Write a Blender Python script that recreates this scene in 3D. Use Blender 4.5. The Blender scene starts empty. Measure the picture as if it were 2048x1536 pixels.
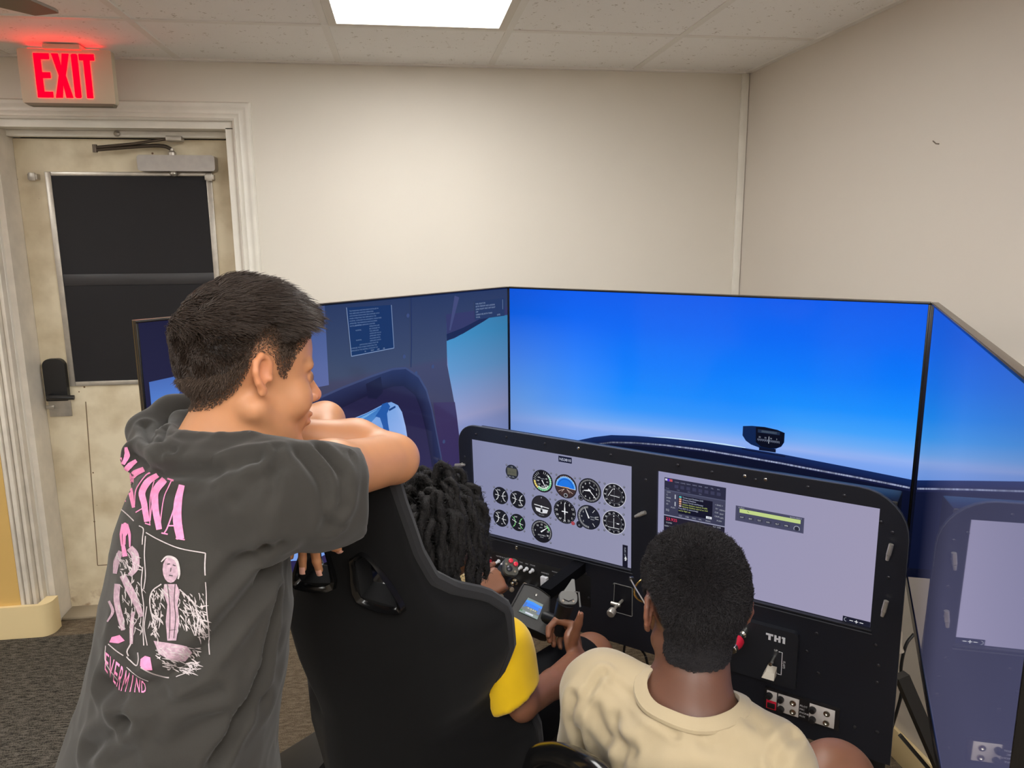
import bpy, bmesh, math, random
import numpy as np
from mathutils import Vector, Matrix
from mathutils.bvhtree import BVHTree
random.seed(7); rng = np.random.default_rng(7)
SC = bpy.context.scene
COL = SC.collection
PI = math.pi

# ------------------------------------------------------------------ camera, world, exposure
FOC = 1526.9
CAM_LOC = np.array([-1.5014, -3.3038, 1.6387])
R_ = np.array([0.990134, -0.139944, -0.007085])
U_ = np.array([0.033633, 0.188269, 0.981541])
F_ = np.array([0.136027, 0.972096, -0.191119])
cd = bpy.data.cameras.new('camera'); cam = bpy.data.objects.new('camera', cd); COL.objects.link(cam)
cd.sensor_width = 36.0; cd.lens = FOC * 36.0 / 2048.0; cd.clip_start = 0.02
cam.matrix_world = Matrix(((R_[0], U_[0], -F_[0], CAM_LOC[0]), (R_[1], U_[1], -F_[1], CAM_LOC[1]), (R_[2], U_[2], -F_[2], CAM_LOC[2]), (0, 0, 0, 1)))
SC.camera = cam
SC.view_settings.view_transform = 'Standard'; SC.view_settings.look = 'None'
SC.view_settings.gamma = 1.0; SC.view_settings.use_curve_mapping = False
SC.view_settings.exposure = 0.0
SC.cycles.use_denoising = True
SC.cycles.max_bounces = 8; SC.cycles.diffuse_bounces = 5; SC.cycles.glossy_bounces = 3
wd = bpy.data.worlds.new('world'); SC.world = wd; wd.use_nodes = True
wd.node_tree.nodes['Background'].inputs[0].default_value = (0.6, 0.62, 0.65, 1)
wd.node_tree.nodes['Background'].inputs[1].default_value = 0.15
LAMP = 12.6            # radiance of the fluorescent diffusers
LAMP_COLOR = (1.0, 0.985, 0.955)

def A(px, py, d):
    """point seen at photograph pixel (px, py), d metres in front of the camera"""
    return CAM_LOC + d * (F_ + R_ * ((px - 1024) / FOC) - U_ * ((py - 768) / FOC))

# simulator frame: T along the instrument panel, N away from the pilots
_a = math.radians(-41.2)
T_ = np.array([math.cos(_a), math.sin(_a), 0.0]); N_ = np.array([-math.sin(_a), math.cos(_a), 0.0]); Z_ = np.array([0, 0, 1.0])

# ------------------------------------------------------------------ materials
def s2l(c):
    c = c / 255.0
    return c / 12.92 if c <= 0.04045 else ((c + 0.055) / 1.055) ** 2.4
def rgb(r, g, b): return (s2l(r), s2l(g), s2l(b), 1.0)
MATS = {}
def mat(name, col, rough=0.6, metal=0.0, spec=0.5, noise=None, bump=None, emit=None, coat=0.0, sheen=0.0, vcol=False, sss=0.0, trans=0.0):
    """procedural principled material; noise=(scale, amount, detail), bump=(scale, strength, distance)"""
    if name in MATS: return MATS[name]
    m = bpy.data.materials.new(name); m.use_nodes = True; MATS[name] = m
    nt = m.node_tree; b = nt.nodes['Principled BSDF']
    b.inputs['Roughness'].default_value = rough; b.inputs['Metallic'].default_value = metal
    b.inputs['Specular IOR Level'].default_value = spec
    b.inputs['Coat Weight'].default_value = coat; b.inputs['Sheen Weight'].default_value = sheen
    b.inputs['Transmission Weight'].default_value = trans
    if sss:
        b.inputs['Subsurface Weight'].default_value = sss; b.inputs['Subsurface Radius'].default_value = (0.01, 0.004, 0.002); b.inputs['Subsurface Scale'].default_value = 0.6
    tc = nt.nodes.new('ShaderNodeTexCoord')
    src = None
    if vcol:
        at = nt.nodes.new('ShaderNodeVertexColor'); at.layer_name = 'Col'; src = at.outputs['Color']
    if noise:
        nz = nt.nodes.new('ShaderNodeTexNoise'); nz.inputs['Scale'].default_value = noise[0]; nz.inputs['Detail'].default_value = noise[2] if len(noise) > 2 else 4
        nt.links.new(tc.outputs['Object'], nz.inputs['Vector'])
        mr = nt.nodes.new('ShaderNodeMapRange'); mr.inputs['From Min'].default_value = 0.3; mr.inputs['From Max'].default_value = 0.7
        mr.inputs['To Min'].default_value = 1 - noise[1]; mr.inputs['To Max'].default_value = 1 + noise[1]
        nt.links.new(nz.outputs['Fac'], mr.inputs['Value'])
        mx = nt.nodes.new('ShaderNodeVectorMath'); mx.operation = 'SCALE'
        if src is None:
            cn = nt.nodes.new('ShaderNodeRGB'); cn.outputs[0].default_value = col; src = cn.outputs[0]
        nt.links.new(src, mx.inputs[0]); nt.links.new(mr.outputs[0], mx.inputs['Scale']); src = mx.outputs[0]
    if src is not None: nt.links.new(src, b.inputs['Base Color'])
    else: b.inputs['Base Color'].default_value = col
    if bump:
        nb = nt.nodes.new('ShaderNodeTexNoise'); nb.inputs['Scale'].default_value = bump[0]; nb.inputs['Detail'].default_value = 5
        nt.links.new(tc.outputs['Object'], nb.inputs['Vector'])
        bp = nt.nodes.new('ShaderNodeBump'); bp.inputs['Strength'].default_value = bump[1]; bp.inputs['Distance'].default_value = bump[2] if len(bump) > 2 else 0.002
        nt.links.new(nb.outputs['Fac'], bp.inputs['Height']); nt.links.new(bp.outputs['Normal'], b.inputs['Normal'])
    if emit:
        b.inputs['Emission Color'].default_value = emit[0]; b.inputs['Emission Strength'].default_value = emit[1]
    return m

def screen_mat(name, strength, rough=0.08, spec=0.5, base=(0.004, 0.004, 0.006, 1), coat=0.0):
    """a lit display: emission comes from the picture's vertex colours, under a glossy front"""
    m = bpy.data.materials.new(name); m.use_nodes = True; nt = m.node_tree; b = nt.nodes['Principled BSDF']
    at = nt.nodes.new('ShaderNodeVertexColor'); at.layer_name = 'Col'
    b.inputs['Base Color'].default_value = base; b.inputs['Roughness'].default_value = rough; b.inputs['Specular IOR Level'].default_value = spec
    b.inputs['Coat Weight'].default_value = coat; b.inputs['Coat Roughness'].default_value = .02
    nt.links.new(at.outputs['Color'], b.inputs['Emission Color']); b.inputs['Emission Strength'].default_value = strength
    return m

# ------------------------------------------------------------------ object helpers
def link(o, parent=None):
    COL.objects.link(o)
    if parent is not None:
        o.parent = parent
        if parent.type == 'EMPTY': o.matrix_parent_inverse = Matrix.Translation(-parent.location)   # meshes sit in room coordinates
    return o
def thing(name, label, cat, loc, group=None):
    o = bpy.data.objects.new(name, None); o.empty_display_size = 0.05; COL.objects.link(o); o.location = Vector([float(v) for v in loc])
    o['label'] = label; o['category'] = cat
    if group: o['group'] = group
    return o
def tag(o, label, cat, group=None):
    o['label'] = label; o['category'] = cat
    if group: o['group'] = group
    return o
def struct(o): o['kind'] = 'structure'; return o

class MB:
    """collects shapes in world (or mapped) coordinates; build() links them as one mesh object"""
    def __init__(s, f=None): s.v = []; s.f = []; s.map = f
    def add(s, vs, fs):
        n = len(s.v)
        for p in vs: s.v.append(tuple(float(c) for c in (s.map(p) if s.map else p)))
        for q in fs: s.f.append(tuple(n + i for i in q))
        return s
    def box(s, lo, hi):
        x0, y0, z0 = lo; x1, y1, z1 = hi
        return s.add([(x0, y0, z0), (x1, y0, z0), (x1, y1, z0), (x0, y1, z0), (x0, y0, z1), (x1, y0, z1), (x1, y1, z1), (x0, y1, z1)],
                     [(0, 3, 2, 1), (4, 5, 6, 7), (0, 1, 5, 4), (1, 2, 6, 5), (2, 3, 7, 6), (3, 0, 4, 7)])
    def bbox(s, lo, hi, r):
        """box with chamfered edges"""
        x0, y0, z0 = lo; x1, y1, z1 = hi
        c = [((x0 + x1) / 2), ((y0 + y1) / 2), ((z0 + z1) / 2)]; h = [(x1 - x0) / 2, (y1 - y0) / 2, (z1 - z0) / 2]
        r = min(r, min(abs(q) for q in h) * .9)
        bm = bmesh.new(); bmesh.ops.create_cube(bm, size=2.0)
        for v in bm.verts: v.co = Vector((c[0] + v.co.x * h[0], c[1] + v.co.y * h[1], c[2] + v.co.z * h[2]))
        bmesh.ops.bevel(bm, geom=list(bm.edges), offset=r, segments=2, profile=0.5, affect='EDGES')
        bm.verts.index_update(); s.add([tuple(v.co) for v in bm.verts], [tuple(v.index for v in f.verts) for f in bm.faces]); bm.free(); return s
    def loft(s, rings, cap=True, closed=True):
        n = len(rings[0]); vs = [p for r in rings for p in r]; fs = []
        for i in range(len(rings) - 1):
            for j in range(n if closed else n - 1):
                a = i * n + j; b = i * n + (j + 1) % n; fs.append((a, b, b + n, a + n))
        if cap and closed: fs.append(tuple(reversed(range(n)))); fs.append(tuple(range((len(rings) - 1) * n, len(rings) * n)))
        return s.add(vs, fs)
    def tube(s, pts, rad, n=10, cap=True):
        pts = [np.array(p, float) for p in pts]
        if not hasattr(rad, '__len__'): rad = [rad] * len(pts)
        rings = []; up = None
        for i, p in enumerate(pts):
            t = pts[min(i + 1, len(pts) - 1)] - pts[max(i - 1, 0)]; t = t / (np.linalg.norm(t) + 1e-12)
            if up is None: up = np.cross(t, [0.31, 0.17, 0.93]); up /= np.linalg.norm(up)
            up = up - t * (up @ t); up /= np.linalg.norm(up) + 1e-12; w = np.cross(t, up)
            rings.append([p + rad[i] * (up * math.cos(2 * PI * k / n) + w * math.sin(2 * PI * k / n)) for k in range(n)])
        return s.loft(rings, cap)
    def cyl(s, a, b, r, n=16, r2=None): return s.tube([a, b], [r, r if r2 is None else r2], n)
    def lathe(s, a, axis, prof, n=20):
        """prof: list of (distance along axis, radius)"""
        a = np.array(a, float); ax = np.array(axis, float); ax /= np.linalg.norm(ax)
        e = np.cross(ax, [0.2, 0.9, 0.31]); e /= np.linalg.norm(e); w = np.cross(ax, e)
        return s.loft([[a + ax * h + max(r, 1e-5) * (e * math.cos(2 * PI * k / n) + w * math.sin(2 * PI * k / n)) for k in range(n)] for h, r in prof])
    def prism(s, poly, z0, z1):
        """poly: 2D points (first two coordinates); extruded along the third"""
        n = len(poly)
        return s.add([(p[0], p[1], z0) for p in poly] + [(p[0], p[1], z1) for p in poly],
                     [tuple(reversed(range(n))), tuple(range(n, 2 * n))] + [(i, (i + 1) % n, n + (i + 1) % n, n + i) for i in range(n)])
    def build(s, name, m, parent=None, smooth=35, fix=True):
        me = bpy.data.meshes.new(name); me.from_pydata(s.v, [], s.f)
        if fix:
            bm = bmesh.new(); bm.from_mesh(me); bmesh.ops.recalc_face_normals(bm, faces=bm.faces); bm.to_mesh(me); bm.free()
        if smooth:
            me.shade_smooth(); me.set_sharp_from_angle(angle=math.radians(smooth))
        if m is not None: me.materials.append(m)
        return link(bpy.data.objects.new(name, me), parent)

def rrect(x0, y0, x1, y1, r, n=6):
    """rounded rectangle outline; r may be one radius or four (corners x0y0, x1y0, x1y1, x0y1)"""
    rr = [r] * 4 if not hasattr(r, '__len__') else r
    out = []
    for (cx, cy, a0, q) in ((x0, y0, PI, rr[0]), (x1, y0, 1.5 * PI, rr[1]), (x1, y1, 0, rr[2]), (x0, y1, .5 * PI, rr[3])):
        ox = cx + (q if cx == x0 else -q); oy = cy + (q if cy == y0 else -q)
        if q <= 0: out.append((cx, cy)); continue
        for k in range(n + 1):
            a = a0 + .5 * PI * k / n; out.append((ox + q * math.cos(a), oy + q * math.sin(a)))
    return out
def catmull(pts, n=8):
    P = [np.array(p, float) for p in pts]; P = [2 * P[0] - P[1]] + P + [2 * P[-1] - P[-2]]; out = []
    for i in range(1, len(P) - 2):
        for k in range(n):
            t = k / n; a, b, c, d = P[i - 1], P[i], P[i + 1], P[i + 2]
            out.append(.5 * (2 * b + (c - a) * t + (2 * a - 5 * b + 4 * c - d) * t * t + (3 * b - a - 3 * c + d) * t ** 3))
    out.append(P[-2]); return out

# flat pictures (screens, print): coloured polygons in (u, v) metres, v downwards, stacked in hair-thin layers
_TXT = {}
def text_shape(s):
    if s not in _TXT:
        cu = bpy.data.curves.new('t', 'FONT'); cu.body = s; cu.size = 1.0; cu.resolution_u = 2
        ob = bpy.data.objects.new('t', cu); me = bpy.data.meshes.new_from_object(ob)
        _TXT[s] = ([(v.co.x, v.co.y) for v in me.vertices], [tuple(p.vertices) for p in me.polygons])
        bpy.data.objects.remove(ob); bpy.data.curves.remove(cu); bpy.data.meshes.remove(me)
    return _TXT[s]
class Picture:
    def __init__(s): s.v = []; s.f = []; s.c = []; s.layer = 0
    def _add(s, pts, faces, cols, lay=None):
        n = len(s.v); z = s.layer if lay is None else lay
        for p in pts: s.v.append((p[0], p[1], z))
        s.c += [tuple(c[:3]) for c in cols]; s.f += [tuple(n + i for i in f) for f in faces]
    def up(s): s.layer += 1
    def poly(s, pts, col, col2=None):
        if col2 is None: cols = [col] * len(pts)
        else:
            y0 = min(p[1] for p in pts); y1 = max(p[1] for p in pts)
            cols = [tuple(col[k] + (col2[k] - col[k]) * (p[1] - y0) / (y1 - y0 + 1e-9) for k in range(3)) for p in pts]
        s._add(pts, [tuple(range(len(pts)))], cols)
    def rect(s, x0, y0, x1, y1, col, col2=None): s.poly([(x0, y0), (x1, y0), (x1, y1), (x0, y1)], col, col2)
    def disc(s, cx, cy, r, col, n=32, ry=None): s.poly([(cx + r * math.cos(2 * PI * k / n), cy + (ry or r) * math.sin(2 * PI * k / n)) for k in range(n)], col)
    def ring(s, cx, cy, r0, r1, a0, a1, col, n=24):
        """clock angles in degrees from 12 o'clock, clockwise"""
        P = []
        for k in range(n + 1):
            a = math.radians(a0 + (a1 - a0) * k / n); P += [(cx + r0 * math.sin(a), cy - r0 * math.cos(a)), (cx + r1 * math.sin(a), cy - r1 * math.cos(a))]
        s._add(P, [(2 * k, 2 * k + 1, 2 * k + 3, 2 * k + 2) for k in range(n)], [col] * len(P))
    def line(s, a, b, w, col, w2=None):
        dx, dy = b[0] - a[0], b[1] - a[1]; L = math.hypot(dx, dy) + 1e-9; nx, ny = -dy / L, dx / L; w2 = w if w2 is None else w2
        s.poly([(a[0] + nx * w / 2, a[1] + ny * w / 2), (b[0] + nx * w2 / 2, b[1] + ny * w2 / 2), (b[0] - nx * w2 / 2, b[1] - ny * w2 / 2), (a[0] - nx * w / 2, a[1] - ny * w / 2)], col)
    def hand(s, cx, cy, ang, r0, r1, w, col, w2=None):
        a = math.radians(ang); s.line((cx + r0 * math.sin(a), cy - r0 * math.cos(a)), (cx + r1 * math.sin(a), cy - r1 * math.cos(a)), w, col, w2)
    def text(s, t, x, y, size, col, center=False, rot=0, sx=1.0):
        V, Fc = text_shape(t)
        w = max(v[0] for v in V) if V else 0; ox = -w * size * sx / 2 if center else 0; c, q = math.cos(rot), math.sin(rot)
        P = []
        for v in V:
            lx, ly = ox + v[0] * size * sx, -v[1] * size; P.append((x + lx * c - ly * q, y + lx * q + ly * c))
        s._add(P, Fc, [col] * len(P))
    def grid(s, x0, y0, x1, y1, nx, ny, fn):
        P = []; Cc = []
        for j in range(ny + 1):
            for i in range(nx + 1):
                u, v = x0 + (x1 - x0) * i / nx, y0 + (y1 - y0) * j / ny; P.append((u, v)); Cc.append(fn(u, v))
        s._add(P, [(j * (nx + 1) + i, j * (nx + 1) + i + 1, (j + 1) * (nx + 1) + i + 1, (j + 1) * (nx + 1) + i) for j in range(ny) for i in range(nx)], Cc)
    def build(s, name, m, place, parent, dz=0.00012):
        """place(u, v, out) maps picture coordinates into the room"""
        me = bpy.data.meshes.new(name)
        vs = [tuple(float(q) for q in place(p[0], p[1], p[2] * dz)) for p in s.v]
        me.from_pydata(vs, [], s.f)
        ca = me.color_attributes.new('Col', 'FLOAT_COLOR', 'POINT')
        ca.data.foreach_set('color', np.array([(c[0], c[1], c[2], 1.0) for c in s.c], np.float32).ravel())
        me.materials.append(m); return link(bpy.data.objects.new(name, me), parent)
def px3(r, g, b): return (s2l(r), s2l(g), s2l(b))
def mixc(a, b, t): t = min(1, max(0, t)); return tuple(a[k] + (b[k] - a[k]) * t for k in range(3))
def ramp(stops, t):
    if t <= stops[0][0]: return stops[0][1]
    for (a, ca), (b, cb) in zip(stops, stops[1:]):
        if t <= b: return mixc(ca, cb, (t - a) / (b - a))
    return stops[-1][1]

# ------------------------------------------------------------------ soft bodies: smooth distance fields turned into one continuous surface
BIG = 1.0
class Field:
    def __init__(s): s.p = []
    def cone(s, a, b, ra, rb, k=0.02, frame=None, sc=(1, 1, 1), sub=False):
        """rounded cone from a to b; frame/sc squash it along the frame's axes"""
        s.p.append(('c', np.array(a, float), np.array(b, float), ra, rb, k, frame, np.array(sc, float), sub)); return s
    def chain(s, pts, rads, k=0.02, **kw):
        for i in range(len(pts) - 1): s.cone(pts[i], pts[i + 1], rads[i], rads[i + 1], k, **kw)
        return s
    def ell(s, c, r, k=0.015, frame=None, sub=False):
        r = np.array(r if hasattr(r, '__len__') else (r, r, r), float)
        s.p.append(('e', np.array(c, float), r, 0, 0, k, np.eye(3) if frame is None else np.array(frame, float), None, sub)); return s
    def half(s, pt, n, k=0.004, reach=.16):
        """within reach of pt keep only the side opposite n"""
        n = np.array(n, float); n /= np.linalg.norm(n); s.p.append(('h', np.array(pt, float), n, reach, 0, k, None, None, True)); return s
    @staticmethod
    def _d(p, X, Y, Z):
        t = p[0]
        if t == 'h': return np.maximum(-((X - p[1][0]) * p[2][0] + (Y - p[1][1]) * p[2][1] + (Z - p[1][2]) * p[2][2]), np.sqrt((X - p[1][0]) ** 2 + (Y - p[1][1]) ** 2 + (Z - p[1][2]) ** 2) - p[3])
        if t == 'e':
            fr, c, r = p[6], p[1], p[2]; x, y, z = X - c[0], Y - c[1], Z - c[2]
            q = [(x * fr[i][0] + y * fr[i][1] + z * fr[i][2]) for i in range(3)]
            k0 = np.sqrt((q[0] / r[0]) ** 2 + (q[1] / r[1]) ** 2 + (q[2] / r[2]) ** 2)
            k1 = np.sqrt((q[0] / r[0] ** 2) ** 2 + (q[1] / r[1] ** 2) ** 2 + (q[2] / r[2] ** 2) ** 2)
            return k0 * (k0 - 1) / np.maximum(k1, 1e-6)
        a, b, ra, rb = p[1], p[2], p[3], p[4]; fr, sc = p[6], p[7]; m = 1.0
        x, y, z = X - a[0], Y - a[1], Z - a[2]; ba = b - a
        if fr is not None:
            x, y, z = [(x * fr[i][0] + y * fr[i][1] + z * fr[i][2]) * sc[i] for i in range(3)]
            ba = np.array([(ba @ np.array(fr[i])) * sc[i] for i in range(3)]); m = 1.0 / float(np.max(sc)) * 1.0
        l2 = ba @ ba + 1e-12
        rr = ra - rb; a2 = max(l2 - rr * rr, 1e-9); il2 = 1 / l2
        yy = x * ba[0] + y * ba[1] + z * ba[2]; zz = yy - l2
        wx = x * l2 - ba[0] * yy; wy = y * l2 - ba[1] * yy; wz = z * l2 - ba[2] * yy
        x2 = wx * wx + wy * wy + wz * wz; y2 = yy * yy * l2; z2 = zz * zz * l2
        kk = np.sign(rr) * rr * rr * x2
        d3 = (np.sqrt(np.maximum(x2 * a2 * il2, 0)) + yy * rr) * il2 - ra
        d1 = np.sqrt(x2 + z2) * il2 - rb; d2 = np.sqrt(x2 + y2) * il2 - ra
        d = np.where(np.sign(zz) * a2 * z2 > kk, d1, np.where(np.sign(yy) * a2 * y2 < kk, d2, d3))
        return d * m
    @staticmethod
    def _box(p, pad):
        if p[0] == 'h': return p[1] - p[3] - pad, p[1] + p[3] + pad
        if p[0] == 'e': R = float(np.max(p[2])); return p[1] - R - pad, p[1] + R + pad
        R = max(p[3], p[4]) / float(np.min(p[7])) if p[6] is not None else max(p[3], p[4])
        return np.minimum(p[1], p[2]) - R - pad, np.maximum(p[1], p[2]) + R + pad
    def bounds(s):
        lo, hi = np.full(3, 9.), np.full(3, -9.)
        for p in s.p:
            if p[-1]: continue
            a, b = s._box(p, 0.02); lo = np.minimum(lo, a); hi = np.maximum(hi, b)
        return lo, hi
    def grid_eval(s, ax):
        D = np.full([len(a) for a in ax], BIG, np.float32)
        for p in s.p:
            k = p[5]; bx = s._box(p, k + 0.03)
            if bx is None: sl = tuple(slice(0, len(a)) for a in ax)
            else:
                sl = tuple(slice(max(0, int(np.searchsorted(ax[i], bx[0][i])) - 1), min(len(ax[i]), int(np.searchsorted(ax[i], bx[1][i])) + 1)) for i in range(3))
            if any(q.stop <= q.start for q in sl): continue
            X = ax[0][sl[0]].astype(np.float32)[:, None, None]; Y = ax[1][sl[1]].astype(np.float32)[None, :, None]; Zz = ax[2][sl[2]].astype(np.float32)[None, None, :]
            d = s._d(p, X, Y, Zz).astype(np.float32); o = D[sl]
            if p[-1]:
                h = np.clip(0.5 - 0.5 * (o + d) / k, 0, 1); D[sl] = o + (-d - o) * h + k * h * (1 - h)
            else:
                h = np.clip(0.5 + 0.5 * (o - d) / k, 0, 1); D[sl] = o + (d - o) * h - k * h * (1 - h)
        return D
    def mesh(s, step=0.005, fine=(), fstep=0.0026, smooth=2):
        """fine: list of (lo, hi) boxes meshed with the finer step"""
        lo, hi = s.bounds(); ax = []
        for i in range(3):
            cuts = []; x = lo[i]
            while x < hi[i]:
                cuts.append(x); x += fstep if any(f[0][i] <= x <= f[1][i] for f in fine) else step
            cuts.append(x); ax.append(np.array(cuts))
        D = s.grid_eval(ax); D[np.abs(D) < 1e-7] = 1e-7
        S = D < 0
        n = D.shape; c = [S[i:n[0] - 1 + i, j:n[1] - 1 + j, k:n[2] - 1 + k] for i in (0, 1) for j in (0, 1) for k in (0, 1)]
        anyv = c[0].copy(); allv = c[0].copy()
        for q in c[1:]: anyv |= q; allv &= q
        act = anyv & ~allv; I = np.argwhere(act); vid = np.full(act.shape, -1, np.int64); vid[act] = np.arange(len(I))
        pos = np.zeros((len(I), 3)); cnt = np.zeros(len(I))
        off = [(i, j, k) for i in (0, 1) for j in (0, 1) for k in (0, 1)]
        val = np.stack([D[I[:, 0] + o[0], I[:, 1] + o[1], I[:, 2] + o[2]] for o in off], 1)
        cor = np.stack([np.stack([ax[q][I[:, q] + o[q]] for q in range(3)], 1) for o in off], 1)
        for e in [(0, 1), (2, 3), (4, 5), (6, 7), (0, 2), (1, 3), (4, 6), (5, 7), (0, 4), (1, 5), (2, 6), (3, 7)]:
            va, vb = val[:, e[0]], val[:, e[1]]; mk = (va < 0) != (vb < 0); t = np.where(mk, va / np.where(mk, va - vb, 1), 0)
            pos += np.where(mk[:, None], cor[:, e[0]] + (cor[:, e[1]] - cor[:, e[0]]) * t[:, None], 0); cnt += mk
        pos /= np.maximum(cnt, 1)[:, None]
        F = []
        for a in range(3):
            b, c_ = (a + 1) % 3, (a + 2) % 3
            sl0 = [slice(1, n[q] - 1) for q in range(3)]; sl0[a] = slice(0, n[a] - 1); sl1 = list(sl0); sl1[a] = slice(1, n[a])
            s0, s1 = S[tuple(sl0)], S[tuple(sl1)]; E = np.argwhere(s0 != s1); fl = s0[tuple(E.T)]
            base = E.copy(); base[:, b] += 1; base[:, c_] += 1
            def v(db, dc):
                q = base.copy(); q[:, b] -= db; q[:, c_] -= dc; return vid[q[:, 0], q[:, 1], q[:, 2]]
            q = np.stack([v(1, 1), v(0, 1), v(0, 0), v(1, 0)], 1); q[~fl] = q[~fl][:, ::-1]; F.append(q)
        F = np.concatenate(F); F = F[(F >= 0).all(1)]
        for _ in range(smooth):
            acc = np.zeros_like(pos); w = np.zeros(len(pos))
            for i in range(4):
                for j in (1, 3): np.add.at(acc, F[:, i], pos[F[:, (i + j) % 4]]); np.add.at(w, F[:, i], 1)
            pos = pos * .4 + .6 * acc / np.maximum(w, 1)[:, None]
        return pos, F
def normals(pos, F):
    fn = np.cross(pos[F[:, 2]] - pos[F[:, 0]], pos[F[:, 3]] - pos[F[:, 1]]); vn = np.zeros_like(pos)
    for i in range(4): np.add.at(vn, F[:, i], fn)
    return vn / (np.linalg.norm(vn, axis=1)[:, None] + 1e-12)
def soft_obj(name, pos, F, m, parent=None, col=None):
    me = bpy.data.meshes.new(name); me.vertices.add(len(pos)); me.vertices.foreach_set('co', pos.astype(np.float32).ravel())
    me.loops.add(4 * len(F)); me.loops.foreach_set('vertex_index', F.astype(np.int32).ravel())
    me.polygons.add(len(F)); me.polygons.foreach_set('loop_start', np.arange(0, 4 * len(F), 4, dtype=np.int32))
    me.update(calc_edges=True); me.validate(); me.shade_smooth()
    if col is not None:
        ca = me.color_attributes.new('Col', 'FLOAT_COLOR', 'POINT')
        ca.data.foreach_set('color', np.concatenate([col, np.ones((len(col), 1))], 1).astype(np.float32).ravel())
    me.materials.append(m); return link(bpy.data.objects.new(name, me), parent)
def vnoise(P, sc, seed=0):
    """smooth value noise, -1..1"""
    q = P * sc + seed * 17.3; i = np.floor(q).astype(np.int64); f = q - i; f = f * f * (3 - 2 * f); out = 0
    def h(a): 
        n = (a[:, 0] * 73856093) ^ (a[:, 1] * 19349663) ^ (a[:, 2] * 83492791) ^ (seed * 2654435); n = (n ^ (n >> 13)) * 1274126177 & 0x7fffffff
        return (n % 10007) / 5003.5 - 1
    for a in (0, 1):
        for b in (0, 1):
            for c in (0, 1):
                w = (f[:, 0] if a else 1 - f[:, 0]) * (f[:, 1] if b else 1 - f[:, 1]) * (f[:, 2] if c else 1 - f[:, 2])
                out = out + w * h(i + np.array([a, b, c]))
    return out
def strands(name, curves, rads, m, parent):
    """hair as real curve strands; curves: (n, k, 3)"""
    n, k = curves.shape[:2]
    hc = bpy.data.hair_curves.new(name); hc.add_curves([k] * n)
    hc.attributes['position'].data.foreach_set('vector', curves.astype(np.float32).ravel())
    ra = hc.attributes.get('radius') or hc.attributes.new('radius', 'FLOAT', 'POINT')
    ra.data.foreach_set('value', np.tile(np.array(rads, np.float32), n))
    hc.materials.append(m); return link(bpy.data.objects.new(name, hc), parent)
# ================================================================== the room
CEIL = 2.3185
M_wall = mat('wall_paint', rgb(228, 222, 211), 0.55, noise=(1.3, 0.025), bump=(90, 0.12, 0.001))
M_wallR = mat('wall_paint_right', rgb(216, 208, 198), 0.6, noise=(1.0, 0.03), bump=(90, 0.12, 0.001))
M_tan = mat('tan_paint', rgb(214, 176, 104), 0.5, noise=(3, 0.05))
M_trim = mat('trim_paint', rgb(236, 232, 222), 0.4, noise=(9, 0.05), bump=(60, 0.1, 0.001))
M_trimold = mat('scuffed_trim_paint', rgb(228, 220, 207), 0.5, noise=(14, 0.08, 6), bump=(50, 0.25, 0.001))
M_base = mat('vinyl_base', rgb(236, 214, 164), 0.35)
M_tile = mat('ceiling_tile', rgb(246, 244, 242), 0.9)
M_tee = mat('ceiling_tee', rgb(236, 233, 228), 0.55)
M_dark = mat('dark_gap', rgb(30, 27, 24), 0.9)

def pitted(m):
    """fissured mineral-fibre face: small dark pits and worm marks"""
    nt = m.node_tree; b = nt.nodes['Principled BSDF']; tc = nt.nodes.new('ShaderNodeTexCoord')
    mp = nt.nodes.new('ShaderNodeMapping'); mp.inputs['Scale'].default_value = (75, 150, 1); nt.links.new(tc.outputs['Object'], mp.inputs['Vector'])
    vo = nt.nodes.new('ShaderNodeTexVoronoi'); vo.inputs['Scale'].default_value = 1.0; nt.links.new(mp.outputs[0], vo.inputs['Vector'])
    nz = nt.nodes.new('ShaderNodeTexNoise'); nz.inputs['Scale'].default_value = 24; nz.inputs['Detail'].default_value = 3; nt.links.new(tc.outputs['Object'], nz.inputs['Vector'])
    m1 = nt.nodes.new('ShaderNodeMapRange'); m1.inputs['From Min'].default_value = .5; m1.inputs['From Max'].default_value = .66; m1.inputs['To Min'].default_value = .0; m1.inputs['To Max'].default_value = .34; nt.links.new(nz.outputs['Fac'], m1.inputs['Value'])
    lt = nt.nodes.new('ShaderNodeMath'); lt.operation = 'LESS_THAN'; nt.links.new(vo.outputs['Distance'], lt.inputs[0]); nt.links.new(m1.outputs[0], lt.inputs[1])
    mx = nt.nodes.new('ShaderNodeMix'); mx.data_type = 'RGBA'; mx.inputs[6].default_value = rgb(246, 244, 242); mx.inputs[7].default_value = rgb(190, 182, 172)
    nt.links.new(lt.outputs[0], mx.inputs[0]); nt.links.new(mx.outputs[2], b.inputs['Base Color'])
    bp = nt.nodes.new('ShaderNodeBump'); bp.invert = True; bp.inputs['Strength'].default_value = .6; bp.inputs['Distance'].default_value = .003
    nt.links.new(lt.outputs[0], bp.inputs['Height']); nt.links.new(bp.outputs[0], b.inputs['Normal'])
pitted(M_tile)

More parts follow.
